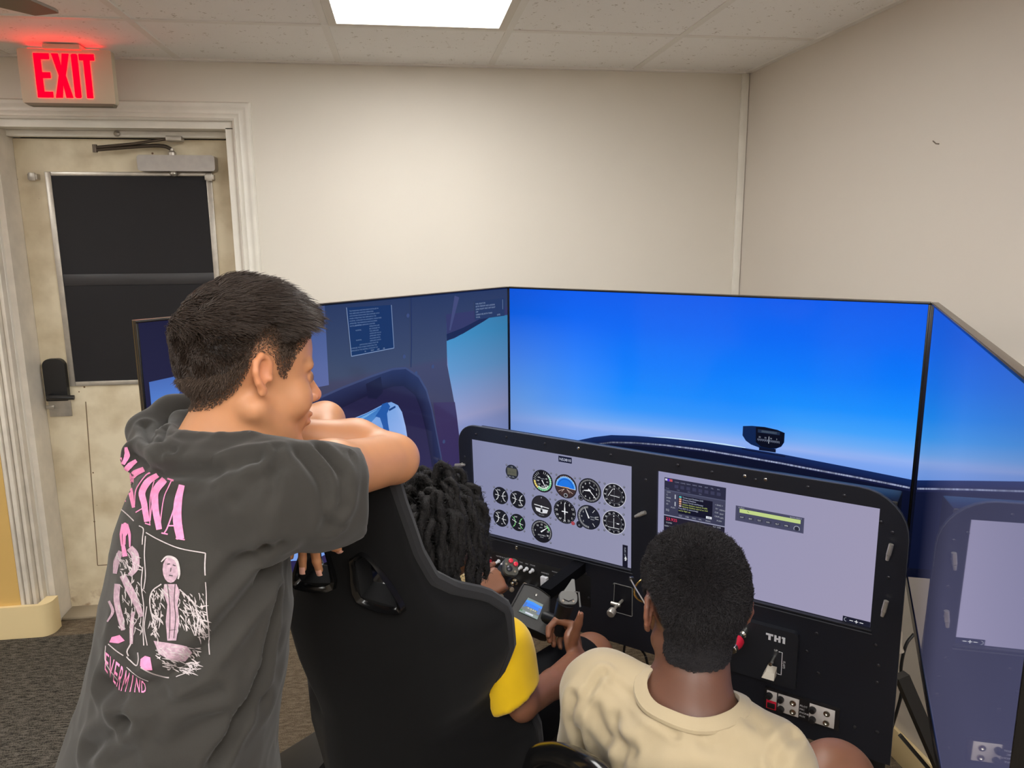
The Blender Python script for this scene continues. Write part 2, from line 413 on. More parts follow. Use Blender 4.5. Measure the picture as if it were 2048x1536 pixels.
def carpet(name, c1, c2, ribs):
    m = mat(name, c1, 0.95, spec=0.1); nt = m.node_tree; b = nt.nodes['Principled BSDF']; tc = nt.nodes.new('ShaderNodeTexCoord')
    nz = nt.nodes.new('ShaderNodeTexNoise'); nz.inputs['Scale'].default_value = 260; nz.inputs['Detail'].default_value = 3; nt.links.new(tc.outputs['Object'], nz.inputs['Vector'])
    mp = nt.nodes.new('ShaderNodeMapping'); mp.inputs['Scale'].default_value = (30, ribs, 1); nt.links.new(tc.outputs['Object'], mp.inputs['Vector'])
    n2 = nt.nodes.new('ShaderNodeTexNoise'); n2.inputs['Scale'].default_value = 1.0; n2.inputs['Detail'].default_value = 2; nt.links.new(mp.outputs[0], n2.inputs['Vector'])
    ad = nt.nodes.new('ShaderNodeMath'); ad.operation = 'ADD'; nt.links.new(nz.outputs['Fac'], ad.inputs[0]); nt.links.new(n2.outputs['Fac'], ad.inputs[1])
    mr = nt.nodes.new('ShaderNodeMapRange'); mr.inputs['From Min'].default_value = .8; mr.inputs['From Max'].default_value = 1.2; nt.links.new(ad.outputs[0], mr.inputs['Value'])
    mx = nt.nodes.new('ShaderNodeMix'); mx.data_type = 'RGBA'; mx.inputs[6].default_value = c1; mx.inputs[7].default_value = c2
    nt.links.new(mr.outputs[0], mx.inputs[0]); nt.links.new(mx.outputs[2], b.inputs['Base Color'])
    bp = nt.nodes.new('ShaderNodeBump'); bp.inputs['Strength'].default_value = .8; bp.inputs['Distance'].default_value = .004
    nt.links.new(ad.outputs[0], bp.inputs['Height']); nt.links.new(bp.outputs[0], b.inputs['Normal']); return m
M_carpet = carpet('tan_carpet', rgb(84, 74, 61), rgb(122, 109, 92), 90)
M_mat = carpet('ribbed_mat', rgb(38, 36, 33), rgb(108, 103, 95), 150)

XL, YB = -5.6, -6.4
struct(MB().box((XL, YB, -0.1), (0.12, 0.3, 0.0)).build('floor', M_carpet, smooth=0))
# back wall with the door notch
DX0, DX1, DZ = -3.06, -2.155, 2.092
w = MB(lambda p: (p[0], p[2], p[1]))
w.prism([(XL, 0), (DX0, 0), (DX0, DZ), (DX1, DZ), (DX1, 0), (0.12, 0), (0.12, 2.6), (XL, 2.6)], 0.0, 0.25)
struct(w.build('wall_back', M_wall, smooth=0))
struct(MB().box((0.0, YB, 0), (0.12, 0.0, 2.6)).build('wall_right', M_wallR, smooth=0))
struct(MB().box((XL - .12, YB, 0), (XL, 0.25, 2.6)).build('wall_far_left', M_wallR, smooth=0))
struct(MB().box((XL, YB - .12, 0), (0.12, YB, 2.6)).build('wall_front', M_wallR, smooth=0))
struct(MB().box((XL, -0.10, 0), (-3.125, -0.001, 2.3)).build('wall_left', M_tan, smooth=0))
# exterior behind the door
struct(MB().box((-3.4, .26, -.1), (-1.9, .3, 2.4)).build('wall_behind_door', M_dark, smooth=0))

# corner conduit strip and right wall chair-rail trim
struct(MB().bbox((-0.034, -0.016, 0.0), (-0.002, -0.001, CEIL), .003).build('trim_1', M_trim))
struct(MB().bbox((-0.012, -4.5, 1.285), (-0.001, -1.46, 1.318), .003).build('trim_2', M_trim))
# a scratch and specks on the walls
M_scuff = mat('scuff', rgb(120, 108, 96), .8)
sc = MB(); sc.tube([(-.0005, -1.235, 1.893), (-.0015, -1.25, 1.884), (-.0005, -1.262, 1.882)], .0018, 6)
sco = sc.build('wall_scratch', M_scuff); sco['kind'] = 'structure'

# ceiling: slab above, tiles and tee bars
ceil = struct(MB().box((XL, YB, CEIL + .03), (0.12, 0.25, CEIL + .06)).build('ceiling', M_tile, smooth=0))
S_, P_, A_ = .6096, .5094, .5625
xs = [0.0] + [-(P_ + S_ * k) for k in range(0, 9)]
ys = [0.0] + [-(A_ + 2 * S_ * k) for k in range(0, 5)]
lights = {(2, 1), (6, 1), (0, 3), (2, 3), (4, 3), (6, 3), (1, 4), (3, 4), (5, 4)}
tile_me = {}
def tile(i, j):
    x0, x1 = xs[i + 1], xs[i]; y0, y1 = ys[j + 1], ys[j]; key = (round(x1 - x0, 3), round(y1 - y0, 3))
    g = .011
    if key not in tile_me:
        hx, hy = (x1 - x0) / 2, (y1 - y0) / 2
        b = MB().box((-hx + g, -hy + g, .002), (hx - g, hy - g, .016)); o = b.build('ceiling_tile', M_tile, ceil, smooth=0); tile_me[key] = o.data
    else: o = link(bpy.data.objects.new('ceiling_tile', tile_me[key]), ceil)
    o.location = ((x0 + x1) / 2, (y0 + y1) / 2, CEIL + random.uniform(-.0005, .001))
for i in range(len(xs) - 1):
    for j in range(len(ys) - 1):
        if (i, j) not in lights: tile(i, j)
for x in xs[1:]:
    MB().box((x - .012, ys[-1], CEIL - .001), (x + .012, 0, CEIL + .004)).build('tee_bar', M_tee, ceil, smooth=0)
for y in ys[1:]:
    MB().box((xs[-1], y - .012, CEIL - .0014), (0, y + .012, CEIL + .0036)).build('tee_bar', M_tee, ceil, smooth=0)
MB().box((XL, -.022, CEIL - .006), (0, 0, CEIL + .004)).build('wall_angle', M_tee, ceil, smooth=0)
MB().box((-.022, YB, CEIL - .006), (0, 0, CEIL + .004)).build('wall_angle', M_tee, ceil, smooth=0)

# fluorescent troffers: one in view, the unseen rest added for fill light
M_diff = mat('lit_diffuser', (0.8, 0.8, 0.8, 1), 0.5, emit=((*LAMP_COLOR, 1), LAMP))
M_lframe = mat('lamp_frame', rgb(214, 206, 194), 0.4)
LL = {(2, 1): 'lit fluorescent ceiling panel in the grid above the wide screen', (6, 1): 'unseen lit fluorescent ceiling panel beyond the door end of the grid'}
for (i, j) in sorted(lights):
    x0, x1 = xs[i + 1], xs[i]; y0, y1 = ys[j + 1], ys[j]
    lab = LL.get((i, j), 'added lit fluorescent ceiling panel over the room behind the photographer')
    t = thing('ceiling_light', lab, 'ceiling light', ((x0 + x1) / 2, (y0 + y1) / 2, CEIL), None if (i, j) in LL else 'added ceiling panels behind the photographer')
    fr = MB(); e = .04
    for a, b, c, d in ((x0 + .013, y0 + .013, x0 + e, y1 - .013), (x1 - e, y0 + .013, x1 - .013, y1 - .013), (x0 + e, y0 + .013, x1 - e, y0 + e), (x0 + e, y1 - e, x1 - e, y1 - .013)):
        fr.box((a, b, CEIL - .003), (c, d, CEIL + .02))
    fr.build('frame', M_lframe, t, smooth=0)
    MB().box((x0 + e, y0 + e, CEIL + .004), (x1 - e, y1 - e, CEIL + .008)).build('diffuser', M_diff, t, smooth=0)

# ------------------------------------------------------------------ the door
M_door = None
def door_paint():
    m = mat('door_paint', rgb(222, 208, 176), 0.45); nt = m.node_tree; b = nt.nodes['Principled BSDF']; tc = nt.nodes.new('ShaderNodeTexCoord')
    n1 = nt.nodes.new('ShaderNodeTexNoise'); n1.inputs['Scale'].default_value = 7; n1.inputs['Detail'].default_value = 8; nt.links.new(tc.outputs['Object'], n1.inputs['Vector'])
    mx = nt.nodes.new('ShaderNodeMix'); mx.data_type = 'RGBA'; mx.inputs[6].default_value = rgb(198, 182, 150); mx.inputs[7].default_value = rgb(228, 216, 188)
    mr = nt.nodes.new('ShaderNodeMapRange'); mr.inputs['From Min'].default_value = .3; mr.inputs['From Max'].default_value = .6; nt.links.new(n1.outputs['Fac'], mr.inputs['Value']); nt.links.new(mr.outputs[0], mx.inputs[0])
    vo = nt.nodes.new('ShaderNodeTexVoronoi'); vo.inputs['Scale'].default_value = 13; nt.links.new(tc.outputs['Object'], vo.inputs['Vector'])
    lt = nt.nodes.new('ShaderNodeMath'); lt.operation = 'LESS_THAN'; lt.inputs[1].default_value = .055; nt.links.new(vo.outputs['Distance'], lt.inputs[0])
    m2 = nt.nodes.new('ShaderNodeMix'); m2.data_type = 'RGBA'; m2.inputs[7].default_value = rgb(110, 82, 54); nt.links.new(lt.outputs[0], m2.inputs[0]); nt.links.new(mx.outputs[2], m2.inputs[6])
    # rust near the sill: a stain on the paint, low on the door
    sx = nt.nodes.new('ShaderNodeSeparateXYZ'); nt.links.new(tc.outputs['Object'], sx.inputs[0])
    rz = nt.nodes.new('ShaderNodeMapRange'); rz.inputs['From Min'].default_value = .14; rz.inputs['From Max'].default_value = .02; nt.links.new(sx.outputs['Z'], rz.inputs['Value'])
    n3 = nt.nodes.new('ShaderNodeTexNoise'); n3.inputs['Scale'].default_value = 16; n3.inputs['Detail'].default_value = 6; nt.links.new(tc.outputs['Object'], n3.inputs['Vector'])
    r3 = nt.nodes.new('ShaderNodeMapRange'); r3.inputs['From Min'].default_value = .5; r3.inputs['From Max'].default_value = .66; nt.links.new(n3.outputs['Fac'], r3.inputs['Value'])
    mu = nt.nodes.new('ShaderNodeMath'); mu.operation = 'MULTIPLY'; nt.links.new(rz.outputs[0], mu.inputs[0]); nt.links.new(r3.outputs[0], mu.inputs[1])
    m3 = nt.nodes.new('ShaderNodeMix'); m3.data_type = 'RGBA'; m3.inputs[7].default_value = rgb(128, 84, 40); nt.links.new(mu.outputs[0], m3.inputs[0]); nt.links.new(m2.outputs[2], m3.inputs[6])
    nt.links.new(m3.outputs[2], b.inputs['Base Color'])
    bp = nt.nodes.new('ShaderNodeBump'); bp.inputs['Strength'].default_value = .2; bp.inputs['Distance'].default_value = .001; nt.links.new(n1.outputs['Fac'], bp.inputs['Height']); nt.links.new(bp.outputs[0], b.inputs['Normal'])
    return m
M_door = door_paint()
M_blind = mat('black_blind', rgb(33, 32, 35), 0.55, spec=.25, noise=(4, .06))
M_tape = mat('black_tape', rgb(46, 45, 48), 0.4)
M_alu = mat('satin_aluminium', rgb(170, 165, 160), 0.38, metal=.75, noise=(40, .06))
M_dkmetal = mat('bronze_metal', rgb(96, 86, 76), 0.4, metal=.7)
M_black = mat('black_plastic', rgb(24, 24, 26), 0.4)
M_steel = mat('worn_steel', rgb(186, 180, 170), 0.35, metal=.6, noise=(30, .12))
DY = 0.129
door = MB()
door.box((-3.032, DY, 0.006), (-2.185, DY + .045, 2.034))
door = struct(door.build('door_1', M_door, smooth=0))
# pressed panel edges, frame of the pane
g = MB(); yv = DY - .0006
for a, b in (((-2.872, .95), (-2.902, .2)), ((-2.902, .2), (-2.33, .2)), ((-2.33, .2), (-2.33, .95))):
    n = np.array([b[1] - a[1], -(b[0] - a[0])]); n = n / np.linalg.norm(n) * .002
    g.add([(a[0] + n[0], yv, a[1] + n[1]), (b[0] + n[0], yv, b[1] + n[1]), (b[0] - n[0], yv, b[1] - n[1]), (a[0] - n[0], yv, a[1] - n[1])], [(0, 1, 2, 3)])
g.build('panel_seam', mat('seam_brown', rgb(120, 100, 74), .8), door, smooth=0)  # flat brown lines along the pressed panel edges
fr = MB()
for a, b, c, d in ((-2.925, 1.02, -2.902, 1.905), (-2.301, 1.02, -2.278, 1.905), (-2.902, 1.02, -2.301, 1.039), (-2.902, 1.889, -2.301, 1.905)): fr.bbox((a, DY - .008, b), (c, DY, d), .002)
fr.build('pane_frame', M_steel, door)
MB().box((-2.902, DY - .004, 1.039), (-2.301, DY - .001, 1.889)).build('pane', M_blind, door, smooth=0)
MB().bbox((-2.90, DY - .0065, 1.445), (-2.301, DY - .004, 1.492), .001).build('tape_strip', M_tape, door)
for x in (-2.963, -2.283):
    b = MB(); b.bbox((x - .018, DY - .03, 1.872), (x + .018, DY, 1.895), .002); b.bbox((x - .012, DY - .034, 1.868), (x + .012, DY - .028, 1.899), .001); b.build('blind_bracket', M_steel, door)
# lever lock
lk = MB(lambda p: (p[0], p[2], p[1]))
lk.prism(rrect(-3.018, .962, -2.93, 1.142, [.004, .004, .03, .03]), DY - .026, DY)
lko = lk.build('lock_case', M_black, door)
MB().bbox((-3.02, DY - .006, .89), (-2.93, DY - .0005, 1.0), .002).build('lock_plate', M_steel, door)
lv = MB(); lv.tube(catmull([(-2.992, DY - .02, .985), (-2.992, DY - .055, .985), (-2.97, DY - .062, .986), (-2.93, DY - .062, .984), (-2.892, DY - .058, .981)], 5), [.011] * 4 + [.010] * 17, 10); lv.build('lever', M_black, door)
MB().bbox((-3.03, DY - .012, .925), (-2.995, DY - .001, .94), .002).build('latch_strike', M_steel, door)
# closer
cl = MB(lambda p: (p[0], p[2], p[1])); cl.prism(rrect(-2.55, 1.905, -2.25, 1.968, .012), DY - .06, DY - .001); c0 = cl.build('door_closer', M_alu, door)
MB().lathe((-2.42, DY - .03, 1.968), (0, 0, 1), [(0, .016), (.012, .016), (.02, .008), (.028, .008)]).build('closer_spindle', M_steel, c0)
MB().lathe((-2.42, DY - .03, 1.905), (0, 0, -1), [(0, .016), (.01, .017), (.018, .01), (.02, .001)]).build('closer_cap', M_steel, c0)
ar = MB(); ar.tube(catmull([(-2.42, DY - .03, 1.992), (-2.45, DY - .036, 2.005), (-2.52, DY - .05, 2.003), (-2.70, DY - .07, 1.985)], 4), .0075, 8); ar.build('closer_arm', M_dkmetal, c0)
ar = MB(); ar.tube([(-2.70, DY - .072, 1.994), (-2.55, DY - .065, 2.010), (-2.41, DY - .05, 2.035)], .006, 8); ar.lathe((-2.70, DY - .07, 1.975), (0, 0, 1), [(0, .009), (.03, .009)]); ar.build('closer_arm', M_dkmetal, c0)
MB().bbox((-2.43, DY - .07, 2.022), (-2.37, DY - .02, 2.042), .003).build('arm_shoe', M_steel, c0)
hg = MB()
for z in (1.80, 1.0, .25):
    h = MB(); h.cyl((-2.176, DY - .008, z - .05), (-2.176, DY - .008, z + .05), .007); h.build('hinge', M_steel, door)
# frame: jambs, stop, casing
def casing(name, pts2d, prof):
    """moulding swept along a polyline in the wall plane; prof: (offset outwards, projection)"""
    P = [np.array(p, float) for p in pts2d]; rings = []
    for i, p in enumerate(P):
        d0 = P[i] - P[i - 1] if i else P[1] - P[0]; d1 = P[i + 1] - P[i] if i < len(P) - 1 else d0
        d0 = d0 / np.linalg.norm(d0); d1 = d1 / np.linalg.norm(d1); n0 = np.array([-d0[1], d0[0]]); n1 = np.array([-d1[1], d1[0]])
        m = n0 + n1; m /= (1 + n0 @ n1)
        rings.append([(p[0] + m[0] * o, -q, p[1] + m[1] * o) for o, q in prof])
    return MB().loft(rings, True)
prof = [(0, .0005), (0, .016), (.008, .022), (.012, .014), (.02, .014), (.026, .018), (.032, .013), (.044, .013), (.05, .017), (.056, .02), (.066, .02), (.072, .012), (.072, .0005)]
struct(casing('trim_3', [(-3.055, 0.0), (-3.055, 2.091), (-2.152, 2.091), (-2.152, 0.0)], prof).build('trim_3', M_trim, smooth=50))
jb = MB()
jb.box((-3.062, -.0, 0), (-3.033, .2, 2.066)); struct(jb.build('trim_4', M_trimold, smooth=0))
struct(MB().box((-2.184, 0, 0), (-2.149, .2, 2.066)).build('trim_5', M_trim, smooth=0))
struct(MB().box((-3.062, 0, 2.062), (-2.149, .2, 2.0955)).build('trim_6', M_trim, smooth=0))
st = MB(); st.box((-3.033, .085, 2.038), (-2.184, .126, 2.061)); struct(st.build('trim_7', M_trim, smooth=0))
# fluted filler between casing and the tan pier
fl = MB(); 
for k, (xa, xb, yy) in enumerate(((-3.127, -3.112, -.098), (-3.110, -3.092, -.09), (-3.090, -3.074, -.075), (-3.073, -3.057, -.05))): fl.bbox((xa, yy, .02 if k else .1), (xb, -.0005, 2.2), .004)
flo = struct(fl.build('trim_8', M_trimold)); 
MB().lathe((-2.62, .0835, 2.05), (0, -1, 0), [(0, .012), (.004, .012), (.008, .006), (.01, .001)], 12).build('frame_bumper', M_steel, bpy.data.objects['trim_7'])
struct(MB().bbox((-3.03, .02, 0.0), (-2.18, .2, .012), .003).build('trim_9', mat('threshold', rgb(150, 138, 118), .5), smooth=35))
# vinyl base with a rounded end
bs = MB(lambda p: (p[0], p[1], p[2])); ol = [(XL, -.1005), (XL, -.118), (-3.06, -.118)] + [(-3.06 + .05 * math.sin(a), -.068 - .05 * math.cos(a)) for a in np.linspace(0.1, 1.5, 8)] + [(-3.01, -.03), (-3.055, -.03), (-3.06, -.1005)]
bs.prism(ol, 0, .142); struct(bs.build('baseboard_left', M_base, smooth=40))
struct(MB().bbox((-2.08, -.014, 0), (-.03, -.0005, .1), .003).build('baseboard_back', M_base))
struct(MB().bbox((-.014, -4.5, 0), (-.0005, -.03, .1), .003).build('baseboard_right', M_base))
# ribbed entrance mat
mt = MB(); mt.bbox((-4.6, -2.9, 0.0005), (-2.3, -.135, .011), .004)
tag(mt.build('entrance_mat', M_mat), 'dark grey ribbed entrance mat on the floor before the door', 'mat')

# ------------------------------------------------------------------ exit sign
M_sign = mat('sign_housing', rgb(206, 196, 172), .45)
M_exit = mat('exit_red', (0.02, 0, 0, 1), .4, spec=0.0, emit=((1.0, 0.0, 0.003, 1), 9.0))
t = thing('exit_sign', 'cream exit sign with glowing red letters hung above the door', 'exit sign', (-2.68, -.19, CEIL))
hb = MB(lambda p: (p[0], p[2], p[1])); hb.prism(rrect(-2.835, 2.118, -2.52, 2.304, .008), -.2, -.165); hb.build('housing', M_sign, t)
lip = MB(lambda p: (p[0], p[2], p[1])); lip.prism([(-2.815, 2.11), (-2.53, 2.11), (-2.525, 2.119), (-2.83, 2.119)], -.204, -.165); lip.build('bottom_lip', mat('sign_lip_brown', rgb(120, 110, 92), .5), t)  # lip in a darker brown than the housing
MB().box((-2.80, -.198, 2.3042), (-2.56, -.168, 2.3055)).build('added_glow_strip', mat('added_exit_glow', (0.02, 0, 0, 1), .4, emit=((1.0, .02, .02, 1), 4.0)), t, smooth=0)  # glowing strip added to throw red light onto the ceiling
MB().bbox((-2.74, -.225, CEIL - .02), (-2.615, -.15, CEIL - .0015), .004).build('ceiling_canopy', M_sign, t)
def letter(polys):
    b = MB(lambda p: (p[0], p[2], p[1]))
    for p in polys: b.prism(p, -.2025, -.1995)
    return b
ex0, ez0, lh = -2.781, 2.138, .150
def R4(x0, z0, x1, z1, r=.006): return [(ex0 + a, ez0 + b) for a, b in rrect(x0, z0, x1, z1, r, 4)]
def Q4(*p): return [(ex0 + a, ez0 + b) for a, b in p]
lets = {'E': [Q4((0, 0), (.052, 0), (.052, .02), (.023, .02), (.023, .066), (.050, .066), (.050, .086), (.023, .086), (.023, lh - .02), (.052, lh - .02), (.052, lh), (0, lh))],
        'X': [Q4((.060, 0), (.083, 0), (.0895, .046), (.096, 0), (.119, 0), (.101, .076), (.119, lh), (.096, lh), (.0895, .106), (.083, lh), (.060, lh), (.078, .076))],
        'I': [R4(.126, 0, .147, lh)], 'T': [Q4((.166, 0), (.187, 0), (.187, lh - .021), (.203, lh - .021), (.203, lh), (.152, lh), (.152, lh - .021), (.166, lh - .021))]}
for k, v in lets.items(): letter(v).build('letter', M_exit, t, smooth=0)

# ------------------------------------------------------------------ ceiling fan (one blade tip reaches into view)
M_fan = mat('fan_blade', rgb(104, 88, 72), .5)
t = thing('ceiling_fan', 'brown ceiling fan with one blade tip showing in the corner', 'ceiling fan', (-2.50, -1.74, CEIL))
MB().lathe((-2.50, -1.74, CEIL - .002), (0, 0, -1), [(0, .08), (.03, .07), (.04, .02), (.075, .02), (.08, .1), (.14, .11), (.16, .07), (.17, .001)], 28).build('motor', M_fan, t)
HUB = np.array([-2.50, -1.74])
for k in range(5):
    tgt = np.array([-2.395, -1.075]); d0 = (tgt - HUB); L = np.linalg.norm(d0); a0 = math.atan2(d0[1], d0[0]) + k * 2 * PI / 5
    e, n = np.array([math.cos(a0), math.sin(a0)]), np.array([-math.sin(a0), math.cos(a0)])
    b = MB(lambda p: (HUB[0] + e[0] * p[0] + n[0] * p[1], HUB[1] + e[1] * p[0] + n[1] * p[1], CEIL - .125 + p[2] + p[1] * .12))
    b.prism([(.1, -.03), (.2, -.055), (L - .08, -.09), (L - .06, -.085), (L + .0, 0.01), (L - .06, .08), (L - .1, .085), (.2, .055), (.1, .03)], 0, .007); b.build('blade', M_fan, t, smooth=0)
# ================================================================== the simulator: three big displays, instrument panel, yoke
PO = np.array([-1.3151, -1.0593, 1.03]); TILT = 0.0424
DN = np.array([0, 0, -1.0]) * math.cos(TILT) + N_ * math.sin(TILT)
POUT = np.cross(DN, T_); POUT /= np.linalg.norm(POUT)
if POUT @ N_ > 0: POUT = -POUT
def PP(a, b, out=0.0): return PO + T_ * a + DN * b + POUT * out
PPm = lambda p: PP(p[0], p[1], p[2])

M_panel = mat('panel_black', rgb(30, 32, 40), 0.42, spec=.4, noise=(300, .1), bump=(500, .1, .0004))
M_paneledge = mat('panel_edge', rgb(74, 76, 82), 0.5)
M_panel2 = mat('panel_satin', rgb(34, 36, 42), 0.35, spec=.5)
M_white = mat('white_paint', rgb(225, 226, 230), .5)
M_red = mat('red_plastic', rgb(215, 30, 60), .35)
M_chrome = mat('chrome', rgb(215, 212, 205), .15, metal=1.0)
M_bolt = mat('black_bolt', rgb(60, 60, 66), .3, metal=.6)
M_grey = mat('grey_plastic', rgb(120, 120, 118), .45)
M_cable = mat('cable', rgb(20, 20, 22), .5)
M_glassblk = mat('bezel_black', rgb(12, 12, 14), .25)

# --- displays -------------------------------------------------------------------------------------------------
TV_W, TV_H = 1.232, .709
TVO = np.array([-1.160, -.794, 1.472])
def ang(a): return np.array([math.cos(a), math.sin(a), 0.0])
TL_ = ang(.766); TC_ = ang(-.728); TRd = ang(-2.117)
def out_of(d):
    n = np.array([d[1], -d[0], 0.0]); return n          # towards the pilots
tv_defs = {'C': (TVO, TC_), 'L': (TVO - TL_ * (TV_W + .002), TL_), 'R': (TVO + TC_ * (TV_W + .002), TRd)}
def tv_map(o, d):
    n = out_of(d); return lambda u, v, out=0.0: o + d * u + np.array([0, 0, -v]) + n * out
M_scrC = screen_mat('display_front_view', 1.0, .12, spec=.14)
M_scrL = screen_mat('display_side_view', 1.0, .10, spec=.3)
M_scrR = screen_mat('display_right_glow', 1.0, .03, spec=.8, coat=1.0)
def build_tv(key, label, m, pic):
    o, d = tv_defs[key]; f = tv_map(o, d); fm = lambda p: f(p[0], p[1], p[2])
    c = f(TV_W / 2, TV_H / 2, -.05); t = thing('monitor', label, 'monitor', (c[0], c[1], 0))
    b = MB(fm); b.bbox((.0, .0, -.016), (TV_W, TV_H, -.002), .003); b.bbox((.08, .10, -.070), (TV_W - .08, TV_H - .06, -.014), .01); b.build('casing', M_glassblk, t)
    fr = MB(fm); e = .005
    for x0, y0, x1, y1 in ((0, 0, TV_W, e), (0, TV_H - .024, TV_W, TV_H), (0, e, e, TV_H - .024), (TV_W - e, e, TV_W, TV_H - .024)): fr.bbox((x0, y0, -.004), (x1, y1, .0025), .0008)
    fr.build('bezel', M_glassblk, t)
    rim = MB(fm); rim.bbox((0, -.0012, -.014), (TV_W, .0, .0), .0004); rim.build('metal_rim', mat('tv_rim', rgb(128, 118, 108), .35, metal=.6), t)
    pic.build('picture', m, lambda u, v, q: f(e + u, e + v, .0006 + q), t)
    po = MB(fm); po.bbox((TV_W / 2 - .035, TV_H - .25, -.13), (TV_W / 2 + .035, 1.44, -.085), .006); po.bbox((TV_W / 2 - .15, .2, -.088), (TV_W / 2 + .15, .5, -.074), .004); po.build('stand_post', M_black, t)
    bs = MB(fm); bs.bbox((TV_W / 2 - .22, 1.432, -.34), (TV_W / 2 + .22, 1.471, .0 - .06), .01); bs.build('stand_base', M_black, t)
    return t, f
SW, SH = TV_W - .010, TV_H - .029
# centre picture: sky, haze, wing-brown cowling and the compass
pc = Picture()
sky = [(0.0, px3(6, 92, 236)), (.10, px3(4, 104, 244)), (.20, px3(6, 122, 250)), (.28, px3(24, 142, 252)), (.335, px3(64, 160, 250)), (.375, px3(112, 172, 244)), (.40, px3(150, 178, 240)), (.412, px3(128, 166, 238)), (.45, px3(110, 156, 236)), (.8, px3(70, 110, 190))]
def horizon(u): return .0 + .036 * (1 - u / SW)
def skyfn(u, v):
    vv = v - horizon(u) * (v / .4)
    c = ramp(sky, vv)
    # the arc of brighter haze that spreads from the lower middle, dimmer towards the corners of the view
    r = math.hypot((u - .50) / .42, (v - .46) / .30); k = .5 + .5 * math.tanh((1 - r) * 9)
    c = mixc(c, px3(0, 120, 250), .32 * k * (1 if v < .36 else max(0, 1 - (v - .36) / .06)))
    L = min(1, u / .42); warm = (1 - L) * min(1, max(0, (v - .08) / .3))
    c = mixc(c, px3(128, 162, 232), .62 * warm)
    c = tuple(q * (0.8 + .2 * min(1, u / .25)) for q in c)
    return c
pc.grid(0, 0, SW, SH, 84, 60, skyfn); pc.up()
cow = [(.12, .53), (.16, .515), (.22, .495), (.26, .480), (.32, .460), (.38, .445), (.46, .436), (.56, .429), (.68, .424), (.80, .424), (.90, .426), (1.0, .431), (1.1, .436), (SW, .443)]
# far wing sliver
pc.poly([(.50, .4335), (.56, .4255), (.64, .422), (.74, .4195), (.80, .4225), (.80, .426)], px3(190, 222, 252)); pc.up()
def strip(upper, lower, c1, c2):
    P = []; n = len(upper)
    P = list(upper) + list(lower); pc._add(P, [(i, i + 1, n + i + 1, n + i) for i in range(n - 1)], [c1] * n + [c2] * n)
low = [(u, v + .030) for u, v in cow]
strip(cow, low, px3(18, 40, 92), px3(10, 18, 52)); 
strip(low, [(u, SH) for u, v in cow], px3(8, 14, 40), px3(5, 9, 28)); pc.up()
strip([(u, v + .022 - .006 * (1 if .25 < u else 0)) for u, v in cow], [(u, v + .031) for u, v in cow], px3(16, 28, 70), px3(18, 22, 54)); pc.up()
for i in range(420):          # stitched, grained glareshield edge
    u = .26 + (SW - .262) * i / 420; k = u * 1.0
    vv = np.interp(u, [p[0] for p in cow], [p[1] for p in cow]) + .024 + .002 * math.sin(u * 9)
    b = .35 + .65 * min(1, max(0, (u - .35) / .35)); g = random.uniform(.3, .85) * b
    pc.poly([(u, vv - .0025), (u + .0026, vv - .0015), (u + .0016, vv + .0028), (u - .001, vv + .0022)], tuple(g * q for q in px3(176, 186, 222)))
pc.line((.79, .428), (.91, .4315), .003, px3(10, 18, 46)); pc.up()
# compass
cp = [(.790, .361), (.815, .357), (.85, .3555), (.885, .359), (.905, .365), (.905, .392), (.898, .405), (.884, .413), (.868, .4165), (.838, .4165), (.815, .411), (.80, .402), (.79, .388)]
pc.poly(cp, px3(10, 34, 78)); pc.rect(.838, .414, .884, .424, px3(8, 16, 42)); pc.up()
pc.poly([(.826, .359), (.85, .3565), (.885, .360), (.904, .366), (.904, .391), (.897, .404), (.884, .411), (.868, .414), (.843, .413), (.828, .402)], px3(4, 8, 26)); pc.up()
pc.rect(.832, .364, .892, .3735, px3(30, 44, 70)); pc.rect(.842, .366, .884, .3715, px3(74, 88, 104)); pc.up()
for i, s in enumerate(('30', '33', 'N', '3')): pc.text(s, .835 + .016 * i, .388, .006, px3(160, 168, 190))
for i in range(22): pc.line((.833 + .0028 * i, .3905), (.833 + .0028 * i, .3955 + .0016 * (i % 2)), .0009, px3(140, 150, 176))
pc.line((.8635, .381), (.8635, .401), .0014, px3(190, 198, 214))
build_tv('C', 'wide monitor behind the panel showing blue sky and a compass', M_scrC, pc)

# left picture: cabin door, window with wing strut, placards, windscreen pillar
pl = Picture()
sky2 = [(0, px3(58, 128, 176)), (.13, px3(64, 140, 190)), (.24, px3(96, 146, 196)), (.32, px3(128, 148, 196)), (.40, px3(150, 152, 192)), (.43, px3(122, 138, 190)), (.5, px3(136, 148, 200)), (.8, px3(120, 130, 190))]
def cabin(u, v):
    c = mixc(px3(40, 54, 86), px3(62, 72, 98), v / .2) if v < .2 else mixc(px3(66, 68, 96), px3(44, 39, 70), (v - .2) / .4)
    c = mixc(c, px3(30, 30, 62), max(0, min(1, (.45 - u) / .3)) * .7)
    return c
pl.grid(0, 0, SW, SH, 60, 40, cabin); pl.up()
pl.poly([(.925, .13), (1.0, .118), (1.10, .094), (1.13, .086), (SW, .086), (SW, SH), (1.0, SH), (.985, .58), (.975, .47), (.963, .38), (.945, .30), (.925, .215)][:], px3(120, 140, 190)); pl.up()
skyL = []
yy = [.086, .13, .18, .24, .30, .35, .39, .42, .46, .52, .60, SH]
def pillar_u(v): return float(np.interp(v, [.086, .13, .215, .30, .38, .47, .58, SH], [.925, .925, .925, .945, .963, .975, .985, 1.0]))
